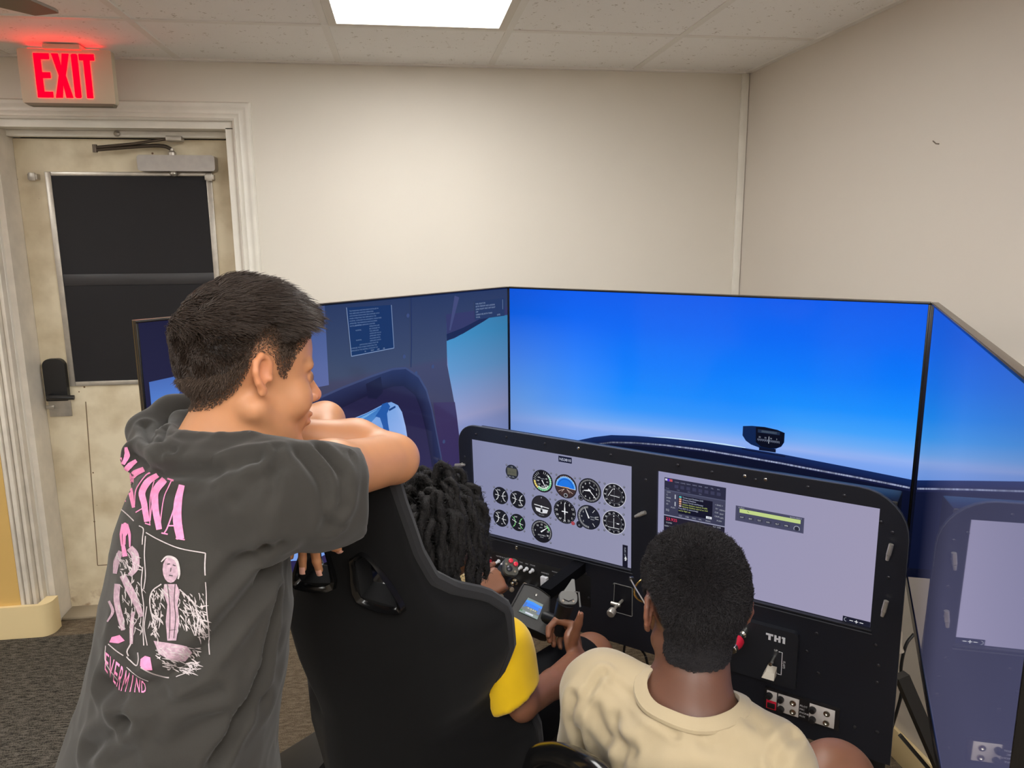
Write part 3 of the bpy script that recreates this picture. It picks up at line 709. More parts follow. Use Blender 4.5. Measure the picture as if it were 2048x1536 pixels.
for a, b in zip(yy, yy[1:]):
    n = 10
    for k in range(n):
        ua0, ua1 = [pillar_u(a) + (SW - pillar_u(a)) * q / n for q in (k, k + 1)]; ub0, ub1 = [pillar_u(b) + (SW - pillar_u(b)) * q / n for q in (k, k + 1)]
        def cc(v, q): return tuple(x * (1.05 - .32 * q) for x in ramp(sky2, v))
        pl._add([(ua0, a), (ua1, a), (ub1, b), (ub0, b)], [(0, 1, 2, 3)], [cc(a, k / n), cc(a, (k + 1) / n), cc(b, (k + 1) / n), cc(b, k / n)])
pl.up()
pl.poly([(.925, .06), (SW, .06), (SW, .087), (1.13, .087), (1.10, .096), (1.02, .12), (.96, .136), (.925, .14)], px3(52, 54, 92)); pl.up()
pl.poly([(.925, .12), (1.0, .108), (1.10, .083), (1.13, .080), (1.13, .087), (1.10, .097), (1.0, .126), (.925, .141)], px3(26, 34, 66)); pl.line((.975, .01), (.94, .11), .022, px3(66, 72, 112), .006); pl.up()
pl.poly([(.955, .335), (.963, .38), (.975, .47), (.985, .58), (1.0, SH), (.90, SH), (.885, .5), (.87, .40), (.86, .32)], px3(58, 48, 88), px3(52, 44, 90))
# arch mouldings round the door window
arch = [(.10, .33), (.25, .285), (.40, .245), (.52, .222), (.62, .207), (.70, .198), (.75, .202), (.80, .235), (.83, .28), (.85, .34), (.868, .42), (.89, .52), (.905, SH)]
inn = [(.12, .40), (.25, .345), (.40, .30), (.52, .272), (.62, .252), (.70, .245), (.74, .25), (.785, .285), (.805, .33), (.825, .40), (.84, .48), (.855, .57), (.865, SH)]
pl._add(arch + inn, [(i, i + 1, len(arch) + i + 1, len(arch) + i) for i in range(len(arch) - 1)], [px3(40, 48, 86)] * len(arch) + [px3(24, 24, 54)] * len(arch)); pl.up()
pl.poly(inn + [(.3, SH), (.1, .62)], px3(34, 32, 66), px3(44, 38, 80)); 
pl._add(arch + [(u + (.004 if u > .76 else 0), v - .006) for u, v in arch], [(i, i + 1, len(arch) + i + 1, len(arch) + i) for i in range(len(arch) - 1)], [px3(62, 72, 112)] * (2 * len(arch))); pl.up()
pl.poly([(.60, .222), (.655, .210), (.66, .255), (.635, .27), (.605, .262)], px3(24, 26, 56)); pl.up()
# window with the strut beyond
wn = [(.16, .45), (.30, .385), (.45, .322), (.60, .302), (.665, .288), (.69, .288), (.715, .302), (.73, .325), (.742, .37), (.752, .43), (.76, .52), (.762, .60), (.74, .64), (.40, .66), (.20, .60)]
def winc(v): return ramp([(0, px3(60, 110, 180)), (.30, px3(120, 164, 226)), (.36, px3(176, 196, 240)), (.45, px3(150, 178, 236)), (.7, px3(110, 150, 220))], v)
pl._add(wn, [tuple(range(len(wn)))], [winc(v) for u, v in wn]); pl.up()
pl.poly([(.45, .325), (.60, .304), (.655, .293), (.64, .315), (.59, .345), (.50, .36), (.38, .385), (.33, .378)], px3(56, 116, 190), px3(90, 150, 214)); pl.up()
for k in range(7): pl.line((.40 + .012 * k, .350 - .003 * k), (.60 + .006 * k, .312 - .002 * k), .0015, px3(110, 165, 220))
pl.poly([(.655, .288), (.675, .286), (.685, .30), (.672, .318), (.674, .345), (.684, .41), (.700, .47), (.715, .52), (.69, .52), (.676, .47), (.662, .41), (.654, .35), (.645, .325), (.628, .318), (.648, .30)], px3(34, 88, 166)); pl.line((.68, .31), (.705, .304), .006, px3(26, 66, 130)); pl.up()
# rear window part at the far left
pl.rect(.0, .0, .16, SH, px3(28, 28, 56), px3(40, 38, 72)); pl.up()
pl.poly([(.01, .125), (.12, .118), (.15, .13), (.155, .19), (.14, .205), (.01, .205)], px3(70, 104, 178), px3(90, 136, 216)); pl.up()
pl.poly([(.075, .09), (.095, .09), (.09, .15), (.10, .165), (.07, .165), (.085, .14)], px3(46, 66, 128)); pl.rect(.01, .19, .155, .206, px3(26, 40, 84)); pl.up()
pl.rect(.30, .0, .475, .205, px3(62, 84, 134), px3(92, 104, 158)); pl.up()
# placards
def placard(x0, y0, x1, y1, sk):
    pl.poly([(x0, y0), (x1, y0 + .005), (x1 + sk, y1 - .004), (x0 + sk * 2.2, y1)], px3(24, 48, 90)); pl.up()
    for a, b in (((x0, y0), (x0 + sk * 2.2, y1)), ((x0 + sk * 2.2, y1), (x1 + sk, y1 - .004)), ((x1 + sk, y1 - .004), (x1, y0 + .005))): pl.line(a, b, .0022, px3(120, 140, 176))
words_ = 'THE MARKINGS AND PLACARDS INSTALLED IN THIS AIRPLANE CONTAIN OPERATING LIMITATIONS WHICH MUST BE COMPLIED WITH WHEN OPERATING THIS AIRPLANE IN THE NORMAL CATEGORY NO ACROBATIC MANEUVERS APPROVED'.split()
placard(.545, .010, .703, .140, .004)
wi = 0
for k in range(17):
    y = .022 + .0066 * k; x = .553 + (.03 if 6 < k < 15 else 0); xe = .695; line = ''
    while True:
        nx = (line + ' ' + words_[wi % len(words_)]).strip()
        if len(nx) * .0034 > xe - x: break
        line = nx; wi += 1
    if 6 < k < 14: line = line[:14]; x = .62
    pl.text(line, x, y, .0048, px3(112, 136, 170))
for k in (6, 8, 12): pl.text('NORMAL', .572, .022 + .0066 * k, .0048, px3(112, 136, 170))
for k, s in enumerate(('N', 'DAY', 'VFR', 'IFR')): pl.text(s, .60 + .022 * k, .1345, .0056, px3(130, 150, 180))
pl.rect(1.055, .030, 1.205, .088, px3(38, 54, 88)); pl.up()
for k, s in enumerate(('FUEL SELECTOR', 'BOTH TAKEOFF AND LANDING', 'LEVEL FLIGHT ONLY LEFT RIGHT', 'OFF', 'USABLE FUEL BOTH TANKS', 'TOTAL')): pl.text(s, 1.06, .041 + .0085 * k, .0066, px3(140, 158, 186))
pl.text('LEVEL', 1.165, .084, .007, px3(140, 158, 186))
pl.line((1.195, .034), (1.195, .066), .002, px3(110, 130, 164)); pl.up()
for a, b in (((.78, .0), (.775, .135)), ((.775, .135), (.77, .2))): pl.line(a, b, .003, px3(30, 42, 82))
for x, y in ((.765, .05), (.745, .165), (.86, .21), (.90, .45), (.79, .22)): pl.disc(x, y, .006, px3(60, 74, 116), 14)
build_tv('L', 'monitor beside the leaning boy showing a dim cabin door with placards', M_scrL, pl)

# right display: dim lavender glow painted in for reflections; its glass mirrors the rest
pr = Picture()
def mirror_glow(u, v):
    c = mixc(px3(14, 28, 66), px3(92, 92, 126), v / SH * 1.4); return mixc(px3(14, 20, 46), mixc(c, px3(90, 90, 122), u / SW * .5), (u - .25) / .4)
pr.grid(0, 0, SW, SH, 30, 24, mirror_glow)
build_tv('R', 'monitor seen at a steep angle, its dim glass mirroring the panel', M_scrR, pr)

# --- instrument panel -----------------------------------------------------------------------------------------
pan = thing('instrument_panel', 'black simulator instrument panel with two lit screens and switch rows', 'instrument panel', (*(PP(.57, .3, -.1)[:2]), 0))
scr = [(0.0, 0.0), (.605, 0.0)]; SWD, SHT = .53, .298
def plate(outline, holes, z0, z1, name, m, parent):
    bm = bmesh.new(); ed = []
    for loop in [outline] + holes:
        vs = [bm.verts.new((p[0], p[1], 0)) for p in loop]; ed += [bm.edges.new((vs[i], vs[(i + 1) % len(vs)])) for i in range(len(vs))]
    bmesh.ops.triangle_fill(bm, edges=ed, use_beauty=True, use_dissolve=False)
    ex = bmesh.ops.extrude_face_region(bm, geom=list(bm.faces))
    for v in [g for g in ex['geom'] if isinstance(g, bmesh.types.BMVert)]: v.co.z = 1
    bm.verts.index_update(); b = MB(PPm); b.add([(v.co.x, v.co.y, z0 + (z1 - z0) * v.co.z) for v in bm.verts], [tuple(v.index for v in f.verts) for f in bm.faces]); bm.free()
    return b.build(name, m, parent, smooth=30)
outline = rrect(-.047, -.043, 1.198, .64, [.06, .11, .0, .0], 8)
outline = [p for p in outline if p[1] < .6] ; 
i0 = max(range(len(outline)), key=lambda k: (outline[k][0], outline[k][1]))
top = rrect(-.047, -.043, 1.198, .5, [.06, .11, 0, 0], 8)
outline = [p for p in top if p[1] < .49] + [(1.203, .64), (.80, .64), (.785, .538), (-.047, .538)]
holes = [[(x - .001, y - .001), (x + SWD + .001, y - .001), (x + SWD + .001, y + SHT + .001), (x - .001, y + SHT + .001)] for x, y in scr]
plate(outline, holes, -.010, 0.0, 'face_plate', M_panel, pan)
# lighter sawn edge of the plate along the top
eb = MB(PPm); edge = [p for p in top if p[1] < .3]
edge = [(-.047, .3)] + [p for p in edge] + [(1.1985, .3)]
eb.loft([[(p[0] * 1.0, p[1], -.0095) for p in edge], [(p[0], p[1], -.0005) for p in edge], [(p[0] + (.0012 if p[0] > 1.1 else -.0012 if p[0] < 0 else 0), p[1] - .0016, -.0005) for p in edge], [(p[0] + (.0012 if p[0] > 1.1 else -.0012 if p[0] < 0 else 0), p[1] - .0016, -.0095) for p in edge]], cap=False, closed=False)
eb.build('plate_edge', M_paneledge, pan)
bk = MB(PPm); bk.bbox((-.02, -.02, -.09), (1.17, .52, -.012), .004); bk.build('cabinet', M_black, pan)
lg = [MB(PPm) for _ in range(2)]
for k, x in enumerate((-.03, 1.15)):
    lg[k].bbox((x, .40, -.085), (x + .04, 1.02, -.045), .003); lg[k].build('leg', M_black, pan)
M_scrP = screen_mat('instrument_display', .93, .22, spec=.3)
bgc = px3(136, 140, 172)
def backdrop(c0, c1):
    def fn(u, v): return mixc(c0, c1, u / SWD * .8 + v / SHT * .2)
    return fn
W_ = px3(235, 236, 240); W2 = px3(180, 184, 196); K_ = px3(20, 20, 28); K2 = px3(34, 34, 42)
# left screen: gauges
p1 = Picture(); p1.grid(0, 0, SWD, SHT, 10, 6, backdrop(px3(134, 138, 172), px3(150, 150, 178))); p1.up()
def screws(P, cx, cy, r):
    for sx in (-1, 1):
        for sy in (-1, 1): P.disc(cx + sx * r * .79, cy + sy * r * .79, .0034, px3(96, 98, 112), 10); P.disc(cx + sx * r * .79 - .0006, cy + sy * r * .79 - .0008, .0014, px3(190, 192, 205), 8)
def gauge(P, cx, cy, r, face=None, rim=None):
    screws(P, cx, cy, r * 1.06); P.up(); P.disc(cx, cy, r, rim or px3(26, 28, 36), 40); P.up(); P.disc(cx, cy, r * .93, face or K_, 40); P.up()
def ticks(P, cx, cy, r0, r1, a0, a1, n, w, col):
    for k in range(n + 1): P.hand(cx, cy, a0 + (a1 - a0) * k / n, r0, r1, w, col)
def nums(P, cx, cy, r, items, size, col):
    for a, s in items: P.text(s, cx + r * math.sin(math.radians(a)), cy - r * math.cos(math.radians(a)) + size * .36, size, col, center=True)
g = p1
g.rect(.303, .006, .346, .0235, px3(16, 20, 48)); g.up(); g.text('N53810', .3245, .0192, .0115, px3(214, 220, 245), center=True); g.up()
# clock
gauge(g, .143, .082, .0225, px3(40, 44, 54)); g.rect(.1265, .0705, .1595, .0925, px3(92, 92, 80)); g.up(); g.text('12', .139, .0685, .007, W2); g.text('88:88', .1315, .0865, .0095, px3(78, 80, 70)); g.text('SEL  CTL', .1315, .0995, .0052, W2); g.up()
# airspeed
cx, cy, r = .249, .092, .0345; gauge(g, cx, cy, r)
g.ring(cx, cy, r * .72, r * .84, 40, 100, px3(220, 236, 224)); g.ring(cx, cy, r * .70, r * .86, 60, 215, px3(96, 196, 128)); g.ring(cx, cy, r * .70, r * .86, 215, 268, px3(222, 196, 80)); g.up()
g.ring(cx, cy, r * .58, r * .68, 120, 220, px3(216, 236, 220)); ticks(g, cx, cy, r * .66, r * .88, 10, 330, 26, .0008, W_)
nums(g, cx, cy, r * .46, ((55, '40'), (90, '60'), (130, '80'), (180, '100'), (230, '120'), (270, '140'), (310, '160')), .0062, W_); g.up()
g.hand(cx, cy, 150, -.004, r * .8, .0034, W_, .0012); g.text('AIRSPEED', cx, cy - r * .18, .0036, W2, center=True); g.up()
# attitude
cx, cy, r = .326, .094, .036; gauge(g, cx, cy, r, px3(64, 46, 46))
def halfdisc(P, cx, cy, r, tilt, col, n=20): P.poly([(cx + r * math.cos(PI + tilt + PI * k / n), cy + r * math.sin(PI + tilt + PI * k / n)) for k in range(n + 1)], col)
halfdisc(g, cx, cy + .003, r * .90, .04, px3(120, 180, 240)); g.up(); halfdisc(g, cx, cy + .003, r * .78, .04, px3(28, 120, 232)); g.up(); g.ring(cx, cy + .003, r * .66, r * .69, -85, 85, px3(16, 60, 130)); g.line((cx - r * .9, cy + .002), (cx + r * .9, cy + .005), .0016, px3(210, 214, 225)); g.up()
for s in (-1, 1):
    for q in (.28, .5): g.line((cx + s * .004, cy + .008), (cx + s * r * q * 1.3, cy + r * .5), .0012, px3(214, 190, 180))
g.line((cx - .012, cy + .003), (cx + .012, cy + .003), .0022, px3(230, 170, 80)); g.disc(cx, cy + r * .74, .0062, px3(180, 184, 190), 18); g.up(); g.disc(cx, cy + r * .74, .0045, px3(36, 34, 40), 18); g.up()
for a in (-60, -30, -20, -10, 0, 10, 20, 30, 60): g.hand(cx, cy, a, r * .78, r * .88, .0012, W_)
# altimeter
cx, cy, r = .403, .092, .036; gauge(g, cx, cy, r); ticks(g, cx, cy, r * .78, r * .9, 0, 360, 50, .0008, W_); nums(g, cx, cy, r * .62, [(36 * k, str(k)) for k in range(10)], .0082, W_); g.up()
g.hand(cx, cy, 137, -.006, r * .84, .0032, W_, .0014); g.hand(cx, cy, 262, -.003, r * .52, .0052, W_, .002); g.line((cx + .001, cy - .014), (cx + .014, cy - .006), .0016, W2); g.disc(cx - r * .78, cy + r * .74, .0085, px3(30, 30, 38), 20); g.up(); g.ring(cx - r * .78, cy + r * .74, .0045, .0062, 0, 360, px3(120, 122, 134)); g.up()
# nav heads
def nav(cx, cy, loc, gs):
    r = .035; screws(g, cx, cy, r * 1.06); g.up(); g.disc(cx, cy, r, px3(205, 206, 216), 40); g.up(); g.disc(cx, cy, r * .95, K_, 40); g.up(); g.disc(cx, cy, r * .64, px3(36, 34, 40), 32); g.up()
    nums(g, cx, cy, r * .79, [(30 * k, s) for k, s in enumerate(('N', '3', '6', 'E', '12', '15', 'S', '21', '24', 'W', '30', '33'))], .0068, W_); ticks(g, cx, cy, r * .64, r * .70, 0, 360, 36, .0007, W2)
    for k in range(-4, 5): g.disc(cx, cy + k * .0042, .0007, W2, 6); g.disc(cx + k * .0042, cy, .0007, W2, 6)
    g.up(); g.line(loc[0], loc[1], .0014, W_); g.line(gs[0], gs[1], .0013, W_); g.poly([(cx, cy - r * .62), (cx + .002, cy - r * .5), (cx - .002, cy - r * .5)], W_); g.up()
cx, cy = .479, .092; nav(cx, cy, ((cx - .019, cy + .004), (cx - .004, cy - .019)), ((cx - .012, cy + .001), (cx + .016, cy + .003))); g.text('GS', cx - .010, cy + .017, .005, W2)
cx, cy = .478, .171; nav(cx, cy, ((cx, cy - .012), (cx, cy + .017)), ((cx - .018, cy + .016), (cx + .016, cy + .016))); g.rect(cx + .009, cy, cx + .016, cy + .003, W_)
# turn coordinator
cx, cy, r = .246, .170, .0345; gauge(g, cx, cy, r, px3(40, 38, 44)); g.line((cx - .025, cy - .003), (cx + .025, cy + .001), .0024, W_); g.disc(cx, cy, .0034, W_, 14); g.poly([(cx - .022, cy + .0055), (cx + .022, cy + .007), (cx + .018, cy + .0175), (cx, cy + .0205), (cx - .018, cy + .016)], px3(225, 226, 232)); g.up(); g.rect(cx - .004, cy + .008, cx + .003, cy + .018, K_); g.text('D.C. ELEC', cx, cy + .027, .004, W2, center=True); g.line((cx, cy - .030), (cx, cy - .026), .002, W2); g.up()
# heading
cx, cy, r = .324, .170, .0365; gauge(g, cx, cy, r); nums(g, cx, cy, r * .76, [(30 * k + 4, s) for k, s in enumerate(('6', 'E', '12', '15', 'S', '21', '24', 'W', '30', '33', 'N', '3'))], .0082, W_); ticks(g, cx, cy, r * .88, r * .93, 0, 360, 36, .0007, W2); g.up()
g.line((cx, cy - r * .72), (cx, cy + r * .8), .0016, W_); g.line((cx - .010, cy), (cx + .010, cy), .003, W_); g.poly([(cx - .002, cy - .008), (cx, cy - .022), (cx + .002, cy - .008), (cx + .002, cy + .008), (cx - .002, cy + .008)], W_); g.disc(cx + r * .72, cy + r * .82, .0058, px3(170, 70, 80), 16); g.up()
# vertical speed
cx, cy, r = .401, .171, .0365; g.disc(cx - r * .80, cy + r * .76, .0105, px3(30, 32, 44), 24); gauge(g, cx, cy, r, px3(28, 30, 44)); ticks(g, cx, cy, r * .74, r * .9, 180, 355, 26, .0009, W_)
for a in (38, 78, 92, 142): g.hand(cx, cy, a, r * .55, r * .86, .0012, W_)
g.text('VERTICAL', cx + .004, cy - .001, .0046, W2); g.text('SPEED', cx + .006, cy + .006, .0046, W2); nums(g, cx, cy, r * .6, ((270, '0'), (310, '5'), (230, '5')), .0064, W_); g.up(); g.hand(cx, cy, 336, -.003, r * .84, .0044, W_, .001); g.up()
# small engine gauges
def duo(cx, cy, green=False, pat=0):
    r = .0275; gauge(g, cx, cy, r, px3(24, 26, 34)); c = W_
    for s in (-1, 1):
        g.ring(cx + s * r * .98, cy, r * .66, r * .72, 90 - 60 if s < 0 else 270 - 60, 90 + 60 if s < 0 else 270 + 60, px3(110, 220, 110) if green else c, 14)
        for k in (-40, -20, 0, 20, 40): g.hand(cx + s * r * .98, cy, (90 if s < 0 else 270) + k, r * .60, r * .76, .0008, c)
    g.text(('FUEL', 'OIL', 'EGT', 'AMP')[pat], cx - r * .42, cy - r * .56, .0056, c); g.text(('L', 'TEMP', 'FF', 'VAC')[pat], cx + r * .05, cy + r * .7, .0056, c); g.up()
    g.line((cx - r * .7, cy - .001 - .002 * pat), (cx - .003, cy), .0016, c); g.line((cx + r * .7, cy + .002 * pat - .002), (cx + .003, cy + .001), .0016, c); g.up()
duo(.103, .162, pat=0); duo(.165, .163, pat=1); duo(.102, .235, pat=2); duo(.163, .236, True, pat=3)
# tachometer
cx, cy, r = .247, .246, .0355; gauge(g, cx, cy, r); ticks(g, cx, cy, r * .80, r * .91, -125, 125, 35, .0009, W_); nums(g, cx, cy, r * .62, ((-90, '5'), (-40, '10'), (0, '15'), (35, '20'), (80, '25'), (115, '30')), .0078, W_); g.ring(cx, cy, r * .70, r * .80, 40, 75, px3(110, 220, 120)); g.up(); g.text('RPM', cx - .006, cy - .010, .0048, W2); g.hand(cx, cy, 52, -.003, r * .78, .0046, W_, .0012); g.text('0 0 4 9 8 2', cx, cy + .014, .0058, W_, center=True); g.text('HOURS', cx, cy + .0195, .0038, W2, center=True); g.up()
# side strip
g.rect(.507, .228, .5225, .293, px3(24, 24, 40)); g.up()
g.text('FLAPS  UP 10 20', .5125, .235, .0058, W2, rot=PI / 2); g.line((.5165, .262), (.5165, .274), .003, W_); g.line((.5125, .268), (.5205, .268), .0018, W_); g.up()
def scr_place(x, y): return lambda u, v, q: PP(x + u, y + v, -.006 + q)
p1.build('left_screen', M_scrP, scr_place(*scr[0]), pan)['label'] = 'left panel screen with round flight gauges'
# right screen: radio stack and transponder
p2 = Picture(); g = p2; p2.grid(0, 0, SWD, SHT, 10, 6, backdrop(px3(150, 150, 184), px3(162, 156, 184))); g.up()
x0 = .017; x1 = .180
g.rect(x0, .0155, x1, .049, px3(40, 42, 66)); g.rect(x0, .049, x1, .1195, px3(66, 68, 92), px3(58, 60, 84)); g.rect(x0, .1215, x1, .170, px3(34, 32, 48)); g.up()
g.rect(x0, .0485, x1, .0515, px3(80, 84, 110)); g.rect(x0, .1185, x1, .1215, px3(150, 152, 178)); g.up()
g.rect(x0 + .002, .018, x0 + .008, .0235, px3(214, 214, 235)); g.rect(x0 + .008, .018, x0 + .014, .0245, px3(80, 50, 200)); g.rect(x0 + .014, .018, x0 + .022, .0245, px3(190, 80, 90))
for k, s in enumerate(('COM1', 'COM2', 'NAV1', 'NAV2', 'MKR', 'ADF', 'TEL', 'SPR')): g.text(s, x0 + .028 + .016 * k, .025, .0046, px3(140, 144, 170)); g.rect(x0 + .028 + .016 * k, .031, x0 + .038 + .016 * k, .040, px3(58, 60, 88))
for k, s in enumerate(('PULL', 'VOL', 'ICS', 'ISO')): g.text(s, x0 + .004 + .03 * k, .046, .0044, px3(120, 124, 150))
g.rect(.056, .058, .147, .108, px3(16, 18, 40)); g.up()
rows = [('Terrain Land Database 2102', px3(190, 196, 220)), ('Obstacle Database', px3(190, 196, 220)), ('Airport Terrain and Runway', px3(190, 196, 220)), ('Aviation database expired 14-APR', px3(196, 210, 120)), ('Basemap database expired on 2101', px3(196, 210, 120)), ('Press ENT to acknowledge', px3(190, 196, 220)), ('not for flight use', px3(196, 210, 120))]
for k, (s, c) in enumerate(rows): g.text(s, .067 if k < 5 else .057, .0640 + .0062 * k, .0056, c, sx=.86)
for k, c in enumerate((px3(90, 200, 200), px3(230, 160, 130), px3(230, 170, 140), px3(200, 150, 120), px3(200, 180, 190))): g.rect(.058, .0598 + .0062 * k, .0645, .0642 + .0062 * k, c)
g.rect(.131, .1005, .146, .107, px3(225, 228, 240)); g.up(); g.text('OK', .134, .1058, .0058, px3(20, 22, 40)); 
for k, s in enumerate(('CDI', 'OBS', 'MSG', 'FPL', 'PROC')): g.text(s, .058 + .018 * k, .1155, .0052, W2)
for k, s in enumerate(('C', 'PWR', 'VOL', 'ID')): g.text(s, x0 + .006, .064 + .0085 * k, .0058, W2)
g.rect(.046, .058, .049, .070, W2); g.rect(.046, .078, .049, .090, W2); g.text('COM', .024, .056, .0046, W2); g.text('PUSH', .036, .097, .005, W2); g.text('SQ', x0 + .005, .107, .0075, W2)
for k, (s, xx, yy_) in enumerate((('< RNG >', .153, .067), ('D>', .155, .077), ('MENU', .165, .079), ('CLR', .153, .0875), ('ENT', .166, .0895), ('CRSR', .153, .098), ('GPS', .167, .1), ('PUSH', .159, .109))): g.text(s, xx, yy_, .0054, W2)
g.text('23.925', x0 + .006, .1335, .0115, px3(240, 60, 96)); g.text('COMM', x0 + .006, .142, .0055, W2); g.text('NAV 113.20', x0 + .002, .152, .006, W2); g.text('KX 1658', .150, .127, .0055, W2); g.up()
# transponder strip
g.rect(.206, .0565, .370, .0965, px3(78, 78, 104)); g.rect(.209, .0595, .367, .0945, px3(66, 68, 92)); g.up(); g.rect(.216, .0635, .362, .0735, px3(196, 216, 140)); g.up(); g.text('A-FDU', .213, .0622, .005, W2); g.text('BOTH-SIDE R', .337, .0622, .0046, W2)
for k, s in enumerate(('OFF', 'SBY', 'TST', 'ON', 'ALT', 'VFR')): g.rect(.216 + .0215 * k, .081, .230 + .0215 * k, .0885, px3(58, 60, 80)); g.text(s, .2175 + .0215 * k, .0868, .0052, W_)
g.ring(.354, .0875, .0060, .0072, -120, 120, W2); g.disc(.354, .0875, .0048, px3(44, 44, 60), 18); g.line((.235, .066), (.239, .070), .0012, px3(90, 110, 70)); g.up()
g.rect(.470, .2835, SWD, SHT, px3(24, 26, 44)); g.up(); g.ring(.478, .2915, .004, .005, 180, 360, W2); 
for xx, s in ((.489, '-'), (.500, '+'), (.511, '-')): g.line((xx - .004, .2915), (xx + .004, .2915), .0016, W_)
g.line((.500, .2875), (.500, .2955), .0016, W_)
p2.build('right_screen', M_scrP, scr_place(*scr[1]), pan)['label'] = 'right panel screen with radio stack and transponder strip'
# ledges under the screens
for x, y in scr:
    b = MB(PPm); b.bbox((x - .004, y + SHT + .001, -.004), (x + SWD + .004, y + SHT + .0045, .006), .001); b.build('screen_ledge', M_panel2, pan)
    b = MB(PPm); b.bbox((x - .006, y + SHT + .010, .0), (x + SWD + .006, y + SHT + .0125, .0035), .001); b.build('screen_ledge', M_paneledge, pan)
# bolts round the plate
bolts = [(.02, -.02), (.13, -.026), (.262, -.025), (.371, -.028), (.47, -.024), (.572, .03), (.66, -.026), (.75, -.022), (.832, -.026), (.858, -.021), (.882, -.026), (.98, -.024), (1.06, -.018), (1.14, .03), (1.165, .05), (1.165, .16), (-.026, .06), (-.026, .13), (.155, .318), (.155, .323), (.39, .345), (.565, .33), (.66, .345), (1.02, .345), (1.15, .335), (1.16, .385), (1.16, .43), (1.03, .45), (1.0, .40), (.40, .42), (.585, .43), (.62, .50), (1.12, .565), (1.17, .56)]
bolt_me = None
for k, (a, b) in enumerate(bolts):
    if bolt_me is None:
        o = MB().lathe((0, 0, 0), (0, 0, 1), [(-.003, .0042), (.0012, .0042), (.002, .003), (.0021, .0001)], 10).build('bolt', M_bolt, pan); bolt_me = o.data
        c_me = bolt_me.copy(); c_me.materials.clear(); c_me.materials.append(M_chrome)
    else: o = link(bpy.data.objects.new('bolt', c_me if k in (3, 8, 10, 18, 19) else bolt_me), pan)
    ux = Vector(T_); uz = Vector(POUT); uy = uz.cross(ux)
    o.matrix_parent_inverse = Matrix.Translation(-Vector(pan.location))
    M4 = Matrix((ux, uy, uz)).transposed().to_4x4(); M4.translation = Vector(PP(a, b, .0005)); o.matrix_basis = M4
# latch pins
def pin(a, b, da, db):
    q = MB(PPm); L = math.hypot(da, db); 
    q.tube([(a, b, .001), (a, b, .012)], .0045, 10); q.tube([(a - da * .5, b - db * .5, .013), (a + da * .15, b + db * .15, .013)], .0055, 10); q.tube([(a + da * .18, b + db * .18, .013), (a + da * .5, b + db * .5, .013)], [.0050, .0035], 10)
    q.build('latch_pin', M_steel, pan)
pin(.5625, .125, -.030, .018); pin(1.163, .093, -.006, .040); pin(1.163, .232, -.006, .040); pin(-.036, .084, .036, -.008)
# switch rows (lower left)
def txt(s, a, b, size, m=M_white, name='lettering', rot=0):
    V, Fc = text_shape(s); w = max(v[0] for v in V); q = MB(PPm); c_, s_ = math.cos(rot), math.sin(rot)
    q.add([(a + (v[0] - w / 2) * size * c_ + v[1] * size * s_, b + (v[0] - w / 2) * size * s_ - v[1] * size * c_, .0012) for v in V], Fc); return q.build(name, m, pan, smooth=0, fix=False)
sb = MB(PPm); sb.bbox((.0, .352, 0), (.405, .45, .0008), .0003); sb.build('switch_placard', mat('placard_black', rgb(14, 15, 18), .5), pan)
lab1 = ['MASTER', 'FUEL PUMP', 'BEACON', 'LAND', 'TAXI', 'NAV', 'STROBE', 'PITOT']
for k in range(7):
    a = .088 + .0205 * k; q = MB(PPm); q.lathe((a, .380, 0), (0, 0, 1), [(0, .006), (.004, .006), (.005, .0035), (.016, .0045), (.019, .0032), (.02, .0003)], 10); q.build('toggle_switch', M_white, pan); txt(lab1[k], a, .366, .0052)
for a in (.289, .311):
    q = MB(PPm); q.lathe((a, .382, 0), (0, 0, 1), [(0, .006), (.004, .006), (.005, .0035), (.016, .0045), (.019, .0032), (.02, .0003)], 10); q.build('toggle_switch', M_white, pan)
txt('AVIONICS', .289, .368, .0048); txt('BUS 2', .311, .368, .0048); txt('CIRCUIT', .262, .4, .005)
for k, a in enumerate((.047, .057)):
    q = MB(PPm); q.bbox((a - .0045, .382, 0), (a + .0045, .408, .012), .002); q.build('rocker_switch', M_red, pan)
for k, a in enumerate((.2485, .2605)):
    q = MB(PPm); q.bbox((a - .0055, .388, 0), (a + .0055, .420, .012), .002); q.build('rocker_switch', M_white, pan)
txt('MASTER', .052, .377, .0055); txt('AVIONICS', .254, .381, .0058); txt('ALT  BAT', .254, .428, .0055)
q = MB(PPm); q.tube([(.018, .375, .0), (.018, .375, .014), (.016, .392, .02)], [.006, .005, .004], 8); q.build('toggle_guard', M_bolt, pan)
fr = MB(PPm); fr.tube([(.010, .365, .001), (.010, .402, .001), (.028, .406, .001), (.028, .369, .001), (.010, .365, .001)], .0009, 5); fr.build('guard_outline', M_grey, pan)
for a, b, r in ((.150, .432, .010), (.186, .436, .011), (.216, .436, .009)):
    q = MB(PPm); q.lathe((a, b, 0), (0, 0, 1), [(0, r), (.006, r), (.008, r * .6), (.022, r * .65), (.024, r * .4), (.0245, .0002)], 14); q.build('selector_knob', M_chrome, pan)
q = MB(PPm); q.tube([(.186, .436, .02), (.176, .462, .034)], [.004, .003], 8); q.build('ignition_key', M_chrome, pan)
